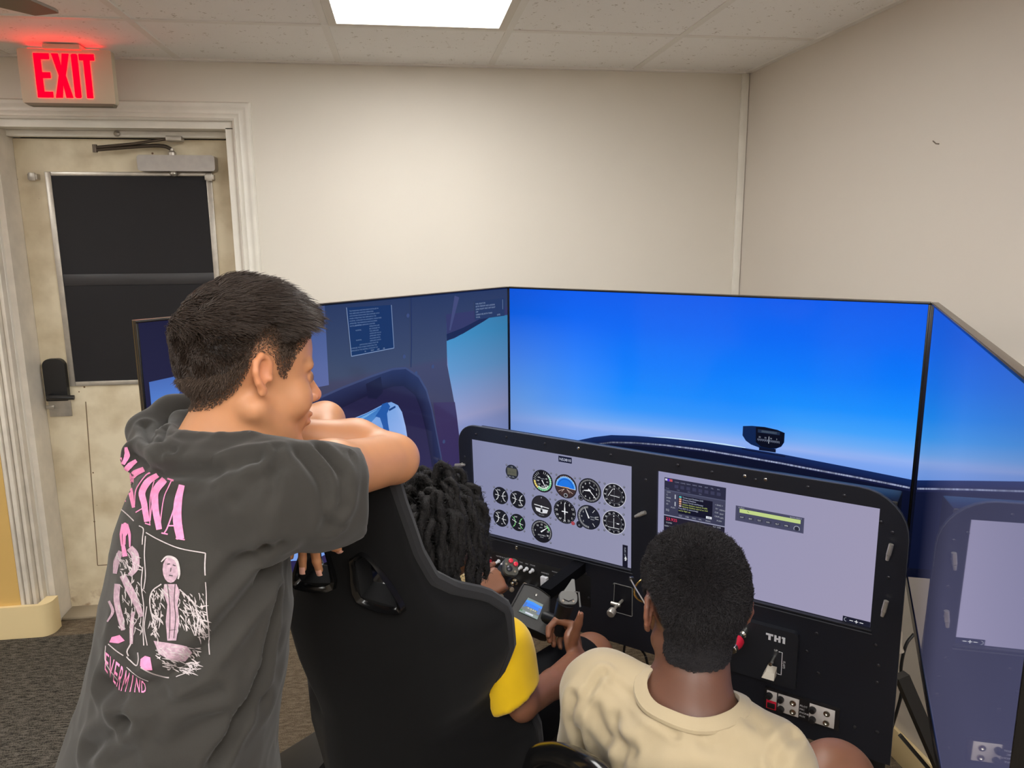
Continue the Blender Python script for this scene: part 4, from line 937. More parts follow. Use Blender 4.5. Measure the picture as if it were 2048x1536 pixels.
# throttle lock box
fr = MB(PPm); fr.tube([(p[0], p[1], .0015) for p in rrect(.478, .352, .536, .440, .004, 3)] + [(.482, .352, .0015)], .0013, 6); fr.build('control_surround', M_grey, pan)
bx = MB(PPm); bx.prism(rrect(.480, .354, .534, .438, .004, 3), .0003, .002); bx.build('control_plate', mat('ctl_plate', rgb(20, 22, 30), .4), pan)
q = MB(PPm); q.tube([(.506, .398, 0), (.506, .398, .05)], .004, 10); q.tube([(.485, .398, .03), (.512, .398, .03)], .005, 8); q.lathe((.500, .407, .05), (0, .2, 1), [(0, .011), (.014, .012), (.018, .010), (.019, .0002)], 16); q.build('control_knob', M_steel, pan); txt('CARB HEAT', .507, .364, .0055)
# lower right sub-panel with the logo, flap lever and mixture knob
sp = MB(PPm); sp.prism(rrect(.780, .352, .982, .505, [.004, .014, .004, .004]), 0.0, .016); sp.build('sub_panel', M_panel2, pan)
def logo(a, b, h):
    q = MB(PPm); w = .011; z0, z1 = .0162, .0172
    def bar(x0, y0, x1, y1): q.add([(a + x0, b + y0, z1), (a + x1, b + y0, z1), (a + x1, b + y1, z1), (a + x0, b + y1, z1)], [(0, 1, 2, 3)])
    bar(0, 0, .018, .0055); bar(.0062, .0055, .0122, h); bar(.0205, 0, .026, h); bar(.0305, 0, .036, h); bar(.026, .0065, .0305, .0115); bar(.041, 0, .047, h); bar(.0385, 0, .041, .005)
    q.build('panel_logo', M_white, pan, smooth=0)
logo(.905, .369, .0175)
def sp_line(p, name='flap_scale'):
    q = MB(PPm); q.tube([(x, y, .0165) for x, y in p], .0009, 5); return q.build(name, M_white, pan)
sp_line([(.938, .412), (.9465, .412), (.9465, .474), (.938, .474)])
def sptxt(s, a, b, size, rot=0):
    V, Fc = text_shape(s); w = max(v[0] for v in V); q = MB(PPm); c_, s_ = math.cos(rot), math.sin(rot)
    q.add([(a + (v[0] - w / 2) * size * c_ + v[1] * size * s_, b + (v[0] - w / 2) * size * s_ - v[1] * size * c_, .0168) for v in V], Fc); q.build('lettering', M_white, pan, smooth=0, fix=False)
sptxt('UP', .931, .413, .007); sptxt('FLAPS', .9495, .444, .008, PI / 2); sptxt('DN', .9315, .4745, .007)
q = MB(PPm); q.lathe((.926, .435, .016), (0, 0, 1), [(0, .006), (.012, .006), (.03, .005), (.031, .0003)], 12); q.build('flap_shaft', M_chrome, pan)
q = MB(PPm); q.loft([[(.915, .452, .022), (.937, .452, .022), (.937, .46, .042), (.915, .46, .042)], [(.908, .47, .03), (.938, .472, .03), (.938, .474, .052), (.908, .474, .052)]]); q.build('flap_knob', mat('ivory_plastic', rgb(196, 188, 172), .45), pan, smooth=0)
q = MB(PPm); q.lathe((.853, .379, .016), (-.1, .1, 1), [(0, .011), (.02, .011), (.024, .007), (.05, .007)], 14); q.build('mixture_shaft', M_chrome, pan)
q = MB(PPm); q.lathe((.849, .384, .052), (-.12, .2, 1), [(0, .010), (.006, .016), (.02, .017), (.03, .014), (.034, .0135)], 18); q.build('mixture_knob', M_red, pan)
q = MB(PPm); q.lathe((.845, .3905, .085), (-.12, .2, 1), [(0, .0135), (.01, .0135), (.012, .012), (.0125, .0002)], 18); q.build('mixture_button', M_chrome, pan)
# headset jack box
M_jack = mat('jack_plate', rgb(206, 200, 196), .5); M_jackb = mat('jack_black', rgb(30, 28, 30), .4)
jb = MB(PPm); jb.prism([(.908, .527), (1.086, .527), (1.086, .585), (.908, .585)], 0.0005, .01); jb.build('jack_box', M_jackb, pan, smooth=0)
for x0_, x1_, y0_ in ((.913, .938, .532), (.941, .992, .532), (1.017, 1.076, .532)):
    q = MB(PPm); q.bbox((x0_, y0_, .0095), (x1_, .582, .0115), .0008); q.build('jack_plate', M_jack, pan)
q = MB(PPm); q.bbox((.913, .558, .011), (.938, .582, .0128), .0008); q.build('jack_plate', M_red, pan)
q = MB(PPm); q.bbox((.916, .564, .0125), (.935, .578, .016), .001); q.build('power_socket', M_jackb, pan)
for a, b in ((.920, .544), (.948, .545), (.950, .572), (1.025, .546), (1.026, .573)):
    q = MB(PPm); q.lathe((a, b, .011), (0, 0, 1), [(0, .0085), (.006, .0085), (.012, .0065), (.0125, .0002)], 14); q.build('volume_knob', M_jackb, pan)
for a, b in ((.978, .545), (.979, .570), (1.058, .545), (1.058, .571)):
    q = MB(PPm); q.lathe((a, b, .011), (0, 0, 1), [(0, .0078), (.004, .0078), (.0042, .0042), (.001, .004), (.001, .0002)], 16); q.build('headset_jack', M_chrome, pan)
for k, s in enumerate(('PILOT', 'MIC', 'PHONE', 'AUX')): 
    V, Fc = text_shape(s); q = MB(PPm); q.add([(.994 + v[0] * .0068, .549 + k * .0095 - v[1] * .0068, .0106) for v in V], Fc); q.build('lettering', M_white, pan, smooth=0, fix=False)

# --- control yoke ---------------------------------------------------------------------------------------------
def AT(pts): return [A(*p) for p in pts]
yk = thing('control_yoke', 'black control yoke with two grips and a small lit screen', 'yoke', PP(.23, .50, .2))
C4 = AT([(1048, 1166, 1.845), (1101, 1192, 1.84), (1098, 1274, 1.80), (1011, 1236, 1.80)])
nn = np.cross(C4[1] - C4[0], C4[3] - C4[0]); nn /= np.linalg.norm(nn)
if nn @ F_ > 0: nn = -nn
# housing: front face with a bowed top edge, lofted back to the panel
def face(off, grow=0.0):
    c = sum(C4) / 4; out = []
    for i in range(4):
        a, b = C4[i], C4[(i + 1) % 4]
        for k in range(5):
            t = k / 5; p = a + (b - a) * t
            if i == 0: p = p + (A(1075, 1165, 1.84) - A(1075, 1172, 1.84)) * math.sin(PI * t) * .8
            out.append(p + (p - c) * grow - nn * off)
    return out
MB().loft([face(.004, -.06), face(.0, -.02), face(.006, .02), face(.05, .03), face(.09, -.1)]).build('housing', mat('yoke_housing', rgb(52, 52, 52), .4), yk, smooth=25)
def c4(u, v, o=0): 
    p = (C4[0] * (1 - u) + C4[1] * u) * (1 - v) + (C4[3] * (1 - u) + C4[2] * u) * v; return p + nn * o
scp = Picture(); 
scp.rect(0, 0, 1, 1, px3(122, 140, 136)); scp.up(); scp.rect(0, .16, 1, .52, px3(20, 120, 240)); scp.rect(0, .52, 1, .80, px3(104, 112, 110)); scp.up()
scp.poly([(0, .16), (.4, .12), (.75, .16), (1, .24), (1, .30), (0, .28)], px3(30, 140, 255)); scp.rect(.0, .30, .14, .62, px3(60, 110, 190)); scp.rect(.84, .30, 1, .70, px3(70, 110, 180)); scp.rect(.30, .84, .72, .93, px3(205, 208, 225)); scp.rect(0, .80, .12, .9, px3(70, 120, 80)); scp.up()
for q in (.3, .45, .58, .7): scp.rect(q, .55, q + .05, .59, px3(225, 220, 140))
scp.line((.25, .6), (.75, .6), .02, W2); scp.line((.5, .55), (.5, .7), .02, px3(200, 190, 90)); scp.up()
scp.build('yoke_screen', screen_mat('yoke_display', 1.0, .2), lambda u, v, q: c4(.30 + .48 * u - .10 * v, .30 + .42 * v, .0025 + q * .6), yk, dz=.0002)['label'] = 'small square lit screen'
MB().lathe(c4(.52, .14, -.002), nn, [(0, .003), (.003, .003), (.004, .0002)], 10).build('led', M_chrome, yk)
# column
cq = []
for p, h in (((1090, 1186, 1.90), .016), ((1160, 1132, 2.20), .019)):
    c = A(*p); cq.append([c + T_ * x * h + Z_ * y * h for x, y in ((-1, -.8), (1, -.8), (1, .8), (-1, .8))])
MB().loft(cq).build('column', mat('column_black', rgb(9, 9, 11), .8, spec=.08), yk, smooth=0)
MB().tube(AT([(1010, 1215, 1.84), (985, 1205, 1.83), (975, 1185, 1.83)]), [.02, .018, .017], 12).build('crossbar', M_black, yk)
MB().tube(AT([(1090, 1235, 1.83), (1118, 1242, 1.80), (1122, 1240, 1.79)]), [.016, .012, .011], 12).build('crossbar', M_black, yk)
def grip(name, pts, rads, head, hr, mh, lab):
    o = MB().tube(catmull(pts, 5), list(np.interp(np.linspace(0, 1, 5 * (len(pts) - 1) + 1), np.linspace(0, 1, len(pts)), rads)), 14).build(name, M_black, yk); o['label'] = lab; return o
gl = grip('grip', AT([(988, 1195, 1.83), (994, 1178, 1.82), (1003, 1158, 1.81), (1012, 1142, 1.80)]), [.014, .0165, .0185, .021], None, 0, None, 'left black grip with red buttons')
ax = A(1024, 1122, 1.79) - A(1003, 1158, 1.81); ax /= np.linalg.norm(ax)
tilt = ax * .75 - F_ * .66; tilt /= np.linalg.norm(tilt)
hc = A(1021, 1134, 1.795)
sx_ = np.cross(tilt, R_); sx_ /= np.linalg.norm(sx_); sy_ = np.cross(sx_, tilt)
hb = MB(lambda p: hc + sy_ * p[0] + sx_ * p[1] + tilt * p[2]); hb.loft([[(x * s, y * s, z) for x, y in rrect(-.017, -.022, .019, .022, .011, 4)] for z, s in ((-.022, .8), (-.012, 1), (.0, 1.0), (.004, .93))]); hb.build('grip_head', mat('grip_head', rgb(74, 74, 68), .4), yk)
hcm = lambda p: hc + sy_ * p[0] + sx_ * p[1] + tilt * p[2]
for a, b in ((-.001, .013), (.011, .006)): MB(hcm).lathe((a, b, .004), (0, 0, 1), [(0, .0056), (.004, .0054), (.005, .0036), (.0051, .0002)], 12).build('button', M_red, yk)
MB(hcm).lathe((-.004, -.006, .004), (0, 0, 1), [(0, .007), (.003, .007), (.005, .004), (.0051, .0002)], 14).build('hat_switch', M_bolt, yk)
for a, b in ((-.012, .004), (.009, -.012)): MB(hcm).lathe((a, b, .004), (0, 0, 1), [(0, .003), (.003, .003), (.0031, .0002)], 8).build('screw', M_chrome, yk)
gr = grip('grip', AT([(1117, 1268, 1.79), (1122, 1240, 1.785), (1128, 1216, 1.78), (1132, 1204, 1.775)]), [.015, .018, .0205, .022], None, 0, None, 'right black grip with grey head')
hc2 = A(1136, 1196, 1.772); ax2 = A(1136, 1180, 1.77) - A(1127, 1212, 1.785); ax2 /= np.linalg.norm(ax2); t2 = ax2 * .6 - F_ * .8; t2 /= np.linalg.norm(t2); sx2 = np.cross(t2, R_); sx2 /= np.linalg.norm(sx2); sy2 = np.cross(sx2, t2)
hm2 = lambda p: hc2 + sy2 * p[0] + sx2 * p[1] + t2 * p[2]
hb = MB(hm2); hb.loft([[(x * s, y * s, z) for x, y in rrect(-.021, -.016, .022, .016, .012, 4)] for z, s in ((-.016, .85), (-.008, 1), (.002, 1.0), (.005, .94))]); hb.build('grip_head', M_grey, yk)
MB(hm2).tube([(-.012, -.004, .006), (.0, -.009, .006), (.012, -.004, .006)], .0012, 6).build('screw', M_bolt, yk)
for a in (-.013, .011): MB(hm2).lathe((a, -.008, .005), (0, 0, 1), [(0, .003), (.002, .003), (.0021, .0002)], 8).build('screw', M_chrome, yk)
tr = MB(hm2); tr.loft([[(.012, .046, -.006), (.018, .046, -.006), (.018, .015, .003), (-.010, .015, .003)], [(.012, .046, -.010), (.018, .046, -.010), (.018, .015, -.003), (-.010, .015, -.003)]]); tr.tube([(.016, .014, 0), (.026, .014, 0), (.028, -.020, 0)], .0022, 6); tr.build('trigger_guard', M_grey, yk, smooth=0)
# small pale levers left of the console
for p in ((1022, 1178, 1.80), (1001, 1192, 1.79)): MB().lathe(A(*p), -F_ + R_ * .4, [(-.006, .004), (.0, .006), (.006, .006), (.008, .0002)], 12).build('side_knob', mat('beige_knob', rgb(120, 108, 92), .5), yk)
MB().tube(AT([(1000, 1211, 1.79), (1012, 1213, 1.785)]), .005, 8).build('side_knob', M_grey, yk)
# ================================================================== people and seats
def unit(v): v = np.array(v, float); return v / np.linalg.norm(v)
def frame_from(fwd, up):
    f = unit(fwd); l = unit(np.cross(up, f)); u = np.cross(f, l); return np.array([f, l, u])     # rows: forward, left, up
def skin_mat(name, rough=.45, s=.12):
    return mat(name, (1, 1, 1, 1), rough, spec=.35, vcol=True, sss=s, noise=(26, .05), bump=(240, .12, .0006))
def head_field(Fd, O, fr, ears=True, s=1.0, lips=1.0, es=.86):
    """adds a whole head to the field: O between the ears, fr rows = face direction, left, up"""
    def W(x, y, z): return O + s * (fr[0] * x + fr[1] * y + fr[2] * z)
    E = lambda c, r, k=.015, sub=False: Fd.ell(W(*c), [q * s for q in r], k * s, fr, sub)
    E((.003, 0, .047), (.089, .076, .081), .001)
    E((-.012, 0, .024), (.068, .069, .064), .02)
    E((.045, 0, .040), (.050, .063, .054), .02)
    E((.046, 0, -.02), (.048, .058, .060), .02)
    for y in (-1, 1):
        Fd.cone(W(-.002, y * .050, -.042), W(.066, y * .016, -.089), .020 * s, .014 * s, .018 * s)
        E((.062, y * .040, -.028), (.024, .022, .026), .012)
        Fd.cone(W(.093, y * .012, .021), W(.076, y * .050, .020), .008 * s, .007 * s, .010 * s)
    E((.030, 0, -.070), (.046, .036, .026), .02)
    E((.076, 0, -.090), (.018, .021, .015), .012)
    E((.076, 0, -.052), (.023, .028, .026), .012)
    for y in (-1, 1): E((.098, y * .031, .004), (.016, .017, .0105), .010, True)
    for y in (-1, 1):
        E((.0815, y * .0315, .0035), (.0115, .0125, .0115), .0015)
    Fd.cone(W(.094, 0, .012), W(.1130, 0, -.018), .0075 * s, .0098 * s, .008 * s)
    E((.1125, 0, -.0215), (.0105, .0105, .009), .005)
    for y in (-1, 1): E((.102, y * .012, -.026), (.0095, .0068, .0068), .005)
    E((.0975, 0, -.0490), (.0085, .021 * lips, .0058 * lips), .004); E((.0955, 0, -.0605), (.0085, .018 * lips, .0068 * lips), .004)
    if ears:
        for y in (-1, 1):
            b = .074
            pts = [(.008, b, .006), (.006, b + .002, .019), (-.001, b + .004, .028), (-.011, b + .008, .030), (-.020, b + .011, .020), (-.021, b + .012, .005), (-.015, b + .009, -.011), (-.006, b + .004, -.021)]
            pts = [(x * es, b + (q - b) * .9, z * es) for x, q, z in pts]
            Fd.chain([W(x, y * q, z) for x, q, z in pts], [.0040 * s, .0042 * s, .0042 * s, .0044 * s, .0046 * s, .0045 * s, .0045 * s, .0055 * s], .003 * s)
            E((-.004, y * (b + .003), -.021), (.0062, .0040, .0072), .004)
            E((-.007, y * (b + .002), .004), (.0125, .0040, .019), .002)
            E((-.0045, y * (b + .0085), .006), (.0078, .0068, .0125), .0015, True)
            E((.0055, y * (b + .003), -.003), (.0042, .004, .0055), .002)
    return W
def hand_field(Fd, wrist, palm_dir, palm_n, thumb_side, curl, s=1.0, wr=.024, spread=.0, thumb=(.5, .6), tcurl=.5, tn=None):
    """palm with five fingers. palm_dir wrist->knuckles, palm_n = direction the palm faces, thumb_side = across the palm towards the thumb;
    curl = four (mcp, pip, dip) bends in degrees from index to little finger"""
    d = unit(palm_dir); n = unit(palm_n - d * (np.array(palm_n) @ d)); t = unit(np.cross(d, n)); t = t if t @ thumb_side > 0 else -t
    Wp = lambda x, y, z: np.array(wrist) + s * (d * x + t * y + n * z)
    for y in (-.024, -.008, .008, .023): Fd.cone(Wp(.008, y * .7, 0), Wp(.078 - abs(y - .006) * .25, y, -.001), .0135 * s, .0105 * s, .010 * s)
    Fd.ell(Wp(.035, .024, .010), (.026 * s, .014 * s, .013 * s), .01 * s, np.array([d, t, n])); Fd.ell(Wp(.03, -.020, .007), (.028 * s, .012 * s, .011 * s), .01 * s, np.array([d, t, n]))
    ln = [(.042, .026, .020), (.046, .029, .021), (.043, .027, .020), (.034, .020, .018)]; rr = [.0088, .0092, .0087, .0078]
    tips = []
    for k, y in enumerate((.024, .0075, -.0085, -.024)):
        p = Wp(.078 - abs(y - .006) * .25, y, -.001); a = 0.0; pts = [p]; sp = (1.5 - k) * spread
        for L, c in zip(ln[k], curl[k]):
            a += math.radians(c); dd = unit((d * math.cos(a) + n * math.sin(a)) + t * sp); p = p + dd * L * s; pts.append(p)
        Fd.chain(pts, [rr[k] * s * 1.08, rr[k] * s, rr[k] * .92 * s, rr[k] * .80 * s], .0025 * s); tips.append(pts)
    p0 = Wp(.018, .022, .008); a, b = thumb
    d1 = unit(d * a + t * b + n * ((1 - a) * .8 if tn is None else tn)); p1 = p0 + d1 * .036 * s; d2 = unit(d1 * (1 - tcurl * .5) + d * tcurl * .5 + n * tcurl * .4 - t * tcurl * .3); p2 = p1 + d2 * .031 * s; d3 = unit(d2 + (n * .5 - t * .5) * tcurl); p3 = p2 + d3 * .025 * s
    Fd.chain([p0, p1, p2, p3], [.0135 * s, .0108 * s, .0098 * s, .0078 * s], .005 * s); tips.append([p1, p2, p3])
    return tips
def nails(name, tips, out_n, m, parent, r=.0055):
    b = MB()
    for pts, n in zip(tips, out_n):
        e = unit(pts[-1] - pts[-2]); n = unit(n - e * (n @ e)); w = np.cross(e, n); c = pts[-1] + e * r * .35 + n * r * 1.12
        g = [[c + e * (u * r * 1.1) + w * (v * r * .8) - n * (.25 * r * (v * v + max(0, u) ** 2)) for v in (-1, -.5, 0, .5, 1)] for u in (-1, -.3, .4, 1)]
        b.add([p for q in g for p in q], [(i * 5 + j, i * 5 + j + 1, i * 5 + j + 6, i * 5 + j + 5) for i in range(3) for j in range(4)])
    return b.build(name, m, parent, smooth=60)
def folds(pos, nrm, amp, fr, seed=0, stretch=(7, 18, 9)):
    """soft cloth folds: two octaves of stretched noise pushed along the normal"""
    q = pos @ fr.T
    a = vnoise(q * np.array(stretch), 1.0, seed); b = vnoise(q * np.array(stretch) * 2.3 + 5, 1.0, seed + 3)
    r = 1 - np.abs(a) * 1.6; r2 = 1 - np.abs(b) * 1.5
    return pos + nrm * (amp * (.75 * r + .35 * r2 - .3))[:, None]

# ------------------------------------------------------------------ racing seat of the pilot
M_seat = mat('seat_velour', rgb(17, 17, 18), .92, spec=.12, sheen=.06, noise=(8, .12), bump=(420, .25, .0006))
M_seatrim = mat('seat_rim_velour', rgb(40, 40, 42), .9, spec=.15, sheen=.12, bump=(420, .25, .0006))
M_gloss = mat('gloss_black_plastic', rgb(14, 14, 15), .18, spec=.5)
_b = _a + .25; SR = .20
ST = np.array([math.cos(_b), math.sin(_b), 0]); SN = np.array([-math.sin(_b), math.cos(_b), 0])
SU = Z_ * math.cos(SR) - SN * math.sin(SR); SF = np.cross(ST, SU); SF = SF if SF @ SN > 0 else -SF
S0 = A(740, 985, 1.22) + ST * (-.058)
def seatp(s, h, d): return S0 + ST * s + SU * h + SF * d
seat = thing('racing_seat', 'black racing bucket seat with harness slots holding the boy in yellow', 'seat', (*seatp(0, -.8, .25)[:2], 0))
# half width of the back shell, depth of the side wings and where their front edge sits, by height
hs = np.array([.045, .035, .015, -.03, -.08, -.13, -.19, -.235, -.27, -.30, -.38, -.44, -.475, -.505, -.54, -.60, -.70, -.84])
hw = np.array([.055, .075, .088, .094, .100, .108, .125, .145, .158, .165, .160, .148, .138, .134, .138, .145, .15, .155])
wd_ = np.array([.010, .016, .022, .028, .032, .036, .048, .082, .120, .130, .130, .115, .115, .140, .15, .16, .18, .20])
fl_ = np.array([.055, .078, .090, .093, .101, .108, .123, .146, .190, .222, .222, .200, .182, .195, .238, .25, .245, .24]) - hw
hh = np.interp(np.linspace(0, 1, 60), np.linspace(0, 1, len(hs)), hs)
def prof_at(h, off):
    w = np.interp(-h, -hs, hw); d = np.interp(-h, -hs, wd_); f = np.interp(-h, -hs, fl_); P = []
    # outer shell from left wing edge round the back to the right wing edge, then the padded inside
    n = 9
    for sgn in (-1, 1):
        seq = [(w + f + .004, d), (w + f, d * .75), (w + f * .55, d * .35), (w - .004, .004), (w - .022, -.010), (w * .55, -.016), (w * .2, -.018)]
        P += [(sgn * a, b) for a, b in (seq if sgn < 0 else seq[::-1])]
    inner = [(w + f - .018, d + .006), (w + f - .034, d * .72), (w * .72, d * .35 + .02), (w * .45, .030), (w * .15, .026)]
    for sgn in (1, -1): P += [(sgn * a, b) for a, b in (inner if sgn > 0 else inner[::-1])]
    return P
bm_rings = [[seatp(s, h, d) for s, d in prof_at(h, 0)] for h in hh]
sh = MB().loft(bm_rings).build('shell', M_seat, seat, smooth=70)
# cut the harness slots
cut = MB()
slots = [(-.066, -.148), (.050, -.166)]
def slot_out(c, g=0.0):
    sx = 1 if c[0] > 0 else -1
    P = [(c[0] - sx * (.030 + g), c[1] + .040 + g * .6), (c[0] - sx * (.006), c[1] + .050 + g), (c[0] + sx * (.030 + g), c[1] - .012), (c[0] + sx * (.034 + g), c[1] - .042 - g), (c[0] - sx * (.030 + g), c[1] - .030 - g)]
    return P
for c in slots:
    P = slot_out(c); P = P if c[0] > 0 else P[::-1]
    cut.loft([[seatp(s, h, d) for s, h in P] for d in (-.08, .14)])
cu = cut.build('cutter', None, None, smooth=0)
md = sh.modifiers.new('slots', 'BOOLEAN'); md.object = cu; md.operation = 'DIFFERENCE'; md.solver = 'EXACT'
bpy.context.view_layer.update(); dg = bpy.context.evaluated_depsgraph_get()
me = bpy.data.meshes.new_from_object(sh.evaluated_get(dg)); sh.modifiers.clear(); sh.data = me; me.shade_smooth(); me.set_sharp_from_angle(angle=math.radians(50))
bpy.data.objects.remove(cu)
for c in slots:
    rim = []
    for g, d in ((.0, .045), (.0, -.020), (.007, -.025), (.010, -.014)):
        P = catmull(slot_out(c, g) + slot_out(c, g)[:1], 4)[:-1]; rim.append([seatp(p[0], p[1], d) for p in P])
    MB().loft(rim, cap=False).build('slot_bezel', M_gloss, seat, smooth=60)
# lighter piped rim of the right and left wing
for sgn in (-1, 1):
    pts = []
    for h in np.linspace(.03, -.66, 60):
        w = np.interp(-h, -hs, hw); d = np.interp(-h, -hs, wd_); f = np.interp(-h, -hs, fl_); pts.append(seatp(sgn * (w + f - .006), h, d + .002))
    MB().tube(pts, .017, 10).build('wing_rim', M_seatrim, seat)
# cushion, base frame
cs = MB(lambda p: seatp(p[0], -.84, 0) + SN * p[1] + Z_ * p[2]); cs.bbox((-.21, -.02, -.02), (.21, .50, .10), .04); cs.build('seat_cushion', M_seat, seat)
for sgn in (-1, 1):
    b = MB(lambda p: seatp(p[0], -.84, 0) + SN * p[1] + Z_ * p[2]); b.bbox((sgn * .19 - .03, .0, .0), (sgn * .19 + .03, .42, .12), .028); b.build('side_bolster', M_seat, seat)
zb = seatp(0, -.84, 0)[2]
fr_ = MB(lambda p: seatp(p[0], -.84, 0) * np.array([1, 1, 0]) + SN * p[1] + Z_ * p[2])
for s_ in (-.19, .19): fr_.box((s_ - .02, -.1, .005), (s_ + .02, .5, .045)); 
for s_ in (-.18, .18):
    for y in (0.0, .4): fr_.box((s_ - .015, y - .015, .045), (s_ + .015, y + .015, zb - .0))
fr_.build('base_frame', M_black, seat, smooth=0)

# ------------------------------------------------------------------ boy leaning on the seat
boy = thing('person', 'boy in a dark grey tee with pink back print, leaning on folded arms', 'person', (*A(340, 1560, 1.08)[:2], 0))
FT = unit(T_ * .53 + N_ * .85); RT = unit(T_ * .85 - N_ * .53)
TF = np.array([FT, -RT, Z_])
ear = A(533, 752, 1.0)
hf = unit(R_ * .72 + F_ * .69 - U_ * .03); HF = frame_from(hf, U_ + R_ * .02 + F_ * .06)
HO = ear + HF[1] * .078
HS = 1.0
bd = Field(); HW = head_field(bd, HO, HF, s=HS)
neck_b = A(440, 910, 1.075)
bd.cone(HW(.0, 0, -.030), A(458, 862, 1.07), .047, .050, .02); bd.cone(HW(.012, 0, -.05), A(468, 872, 1.07), .044, .050, .02)
bd.cone(A(456, 862, 1.07), neck_b, .050, .060, .03)
rs, ls = A(550, 988, .98), A(345, 925, 1.19)
re_, le_ = A(788, 918, 1.215), A(650, 842, 1.38)
rw_, lw_ = A(596, 868, 1.19), A(628, 962, 1.215)
sc2 = dict(frame=TF, sc=(1.35, 1, 1))
pel = A(340, 1600, 1.10)
bd.cone(rs, ls, .05, .05, .04); bd.cone(A(420, 1020, 1.075), A(400, 1130, 1.08), .080, .115, .05, **sc2); bd.cone(A(400, 1120, 1.08), pel, .125, .13, .05, **sc2)
bd.chain([rs, A(660, 945, 1.06), re_], [.050, .043, .0385], .02); bd.chain([re_, A(712, 886, 1.225), rw_], [.0375, .0375, .024], .012)
bd.chain([ls, le_], [.045, .034], .02); bd.chain([le_, A(645, 895, 1.30), lw_], [.034, .033, .022], .012)
# right hand folded behind the chin, left hand hanging over the seat edge
hand_field(bd, rw_, A(545, 868, 1.17) - rw_, -U_, F_, [(20, 25, 15)] * 4, .85)
lt = hand_field(bd, lw_, A(620, 1040, 1.195) - lw_, F_ * .9 + R_ * .1, R_, [(34, 34, 16), (12, 22, 12), (6, 14, 10), (2, 12, 8)], .84, spread=.10)
for s_ in (-1, 1):
    hp = pel + RT * .075 * s_ - Z_ * .03; kn = np.array([hp[0], hp[1], .48]) + FT * .05; an = np.array([hp[0], hp[1], .09]) - FT * .02
    bd.chain([hp, kn, an], [.078, .052, .036], .03); bd.cone(an, an + FT * .13 - Z_ * .05, .036, .03, .02)
pos, Fq = bd.mesh(.0062, [(HO - .135, HO + .135), (A(630, 1090, 1.2) - .09, A(630, 1090, 1.2) + .09), (re_ - .05, re_ + .05)], .0023, 1)
SK = np.array(px3(190, 135, 97)); 
q = (pos - HO) @ HF.T; colr = np.tile(SK, (len(pos), 1)); hd = np.linalg.norm(q, axis=1) < .17
def blend(c, w, t): return c * (1 - w[:, None]) + np.array(t) * w[:, None]
def sstep(a, b, x): t = np.clip((x - a) / (b - a), 0, 1); return t * t * (3 - 2 * t)
earm = np.exp(-(((q[:, 0] + .008) / .02) ** 2 + ((np.abs(q[:, 1]) - .082) / .014) ** 2 + ((q[:, 2] - .004) / .028) ** 2)); colr = blend(colr, np.clip(earm, 0, 1) * .45, px3(214, 128, 92))
lip = np.exp(-(((q[:, 0] - .102) / .012) ** 2 + (q[:, 1] / .02) ** 2 + ((q[:, 2] + .054) / .008) ** 2)); colr = blend(colr, np.clip(lip * 1.2, 0, 1) * .6, px3(196, 116, 104))
nose = np.exp(-(((q[:, 0] - .115) / .014) ** 2 + ((q[:, 2] + .020) / .014) ** 2)); colr = blend(colr, nose * .3, px3(226, 140, 116))
brow = np.exp(-(((np.abs(q[:, 1]) - .033) / .02) ** 2 + ((q[:, 2] - .0245) / .0045) ** 2)) * (q[:, 0] > .06); colr = blend(colr, np.clip(brow * 1.3, 0, 1) * .85, px3(52, 40, 34))
eye = np.exp(-(((np.abs(q[:, 1]) - .0315) / .012) ** 2 + ((q[:, 2] - .0035) / .0048) ** 4)) * (q[:, 0] > .083); colr = blend(colr, np.clip(eye * 1.6, 0, 1) * .8, px3(46, 36, 34))
# hairline: crown, faded sides, tapering to the nape
def hairline(q):
    x, y, z = q[:, 0], np.abs(q[:, 1]), q[:, 2]
    line = np.interp(x, [-.13, -.10, -.07, -.045, -.028, -.016, .0, .012, .024, .036, .05, .07, .088], [-.040, -.042, -.042, -.036, -.014, .028, .038, .030, .008, .006, .040, .060, .070])
    return z - line
hl = hairline(q); hairw = sstep(-.014, .022, hl) * hd * (np.abs(q[:, 1]) < .0795); fade = sstep(-.01, .07, hl)
colr = blend(colr, hairw * (.50 + .50 * fade), px3(44, 36, 32))
M_skin1 = skin_mat('skin_light'); body = soft_obj('body', pos, Fq, M_skin1, boy, colr)
nails('fingernails', lt[:3], [-F_] * 3, mat('nail', rgb(232, 178, 160), .3), boy, .0056)
# eyes
M_eye = mat('eye_white', rgb(225, 220, 214), .2); M_iris = mat('iris_dark', rgb(40, 26, 18), .15)
for s_ in (-1, 1):
    e = MB(); e.lathe(HW(.0735, s_ * .0315, .0035), HF[0], [(0, .0105), (.006, .0115), (.012, .0112), (.016, .0085), (.0182, .0052)], 16); e.build('eye', M_eye, boy)
    e = MB(); e.lathe(HW(.0912, s_ * .0315, .002), HF[0], [(0, .0056), (.0012, .004), (.0016, .0002)], 14); e.build('iris', M_iris, boy)
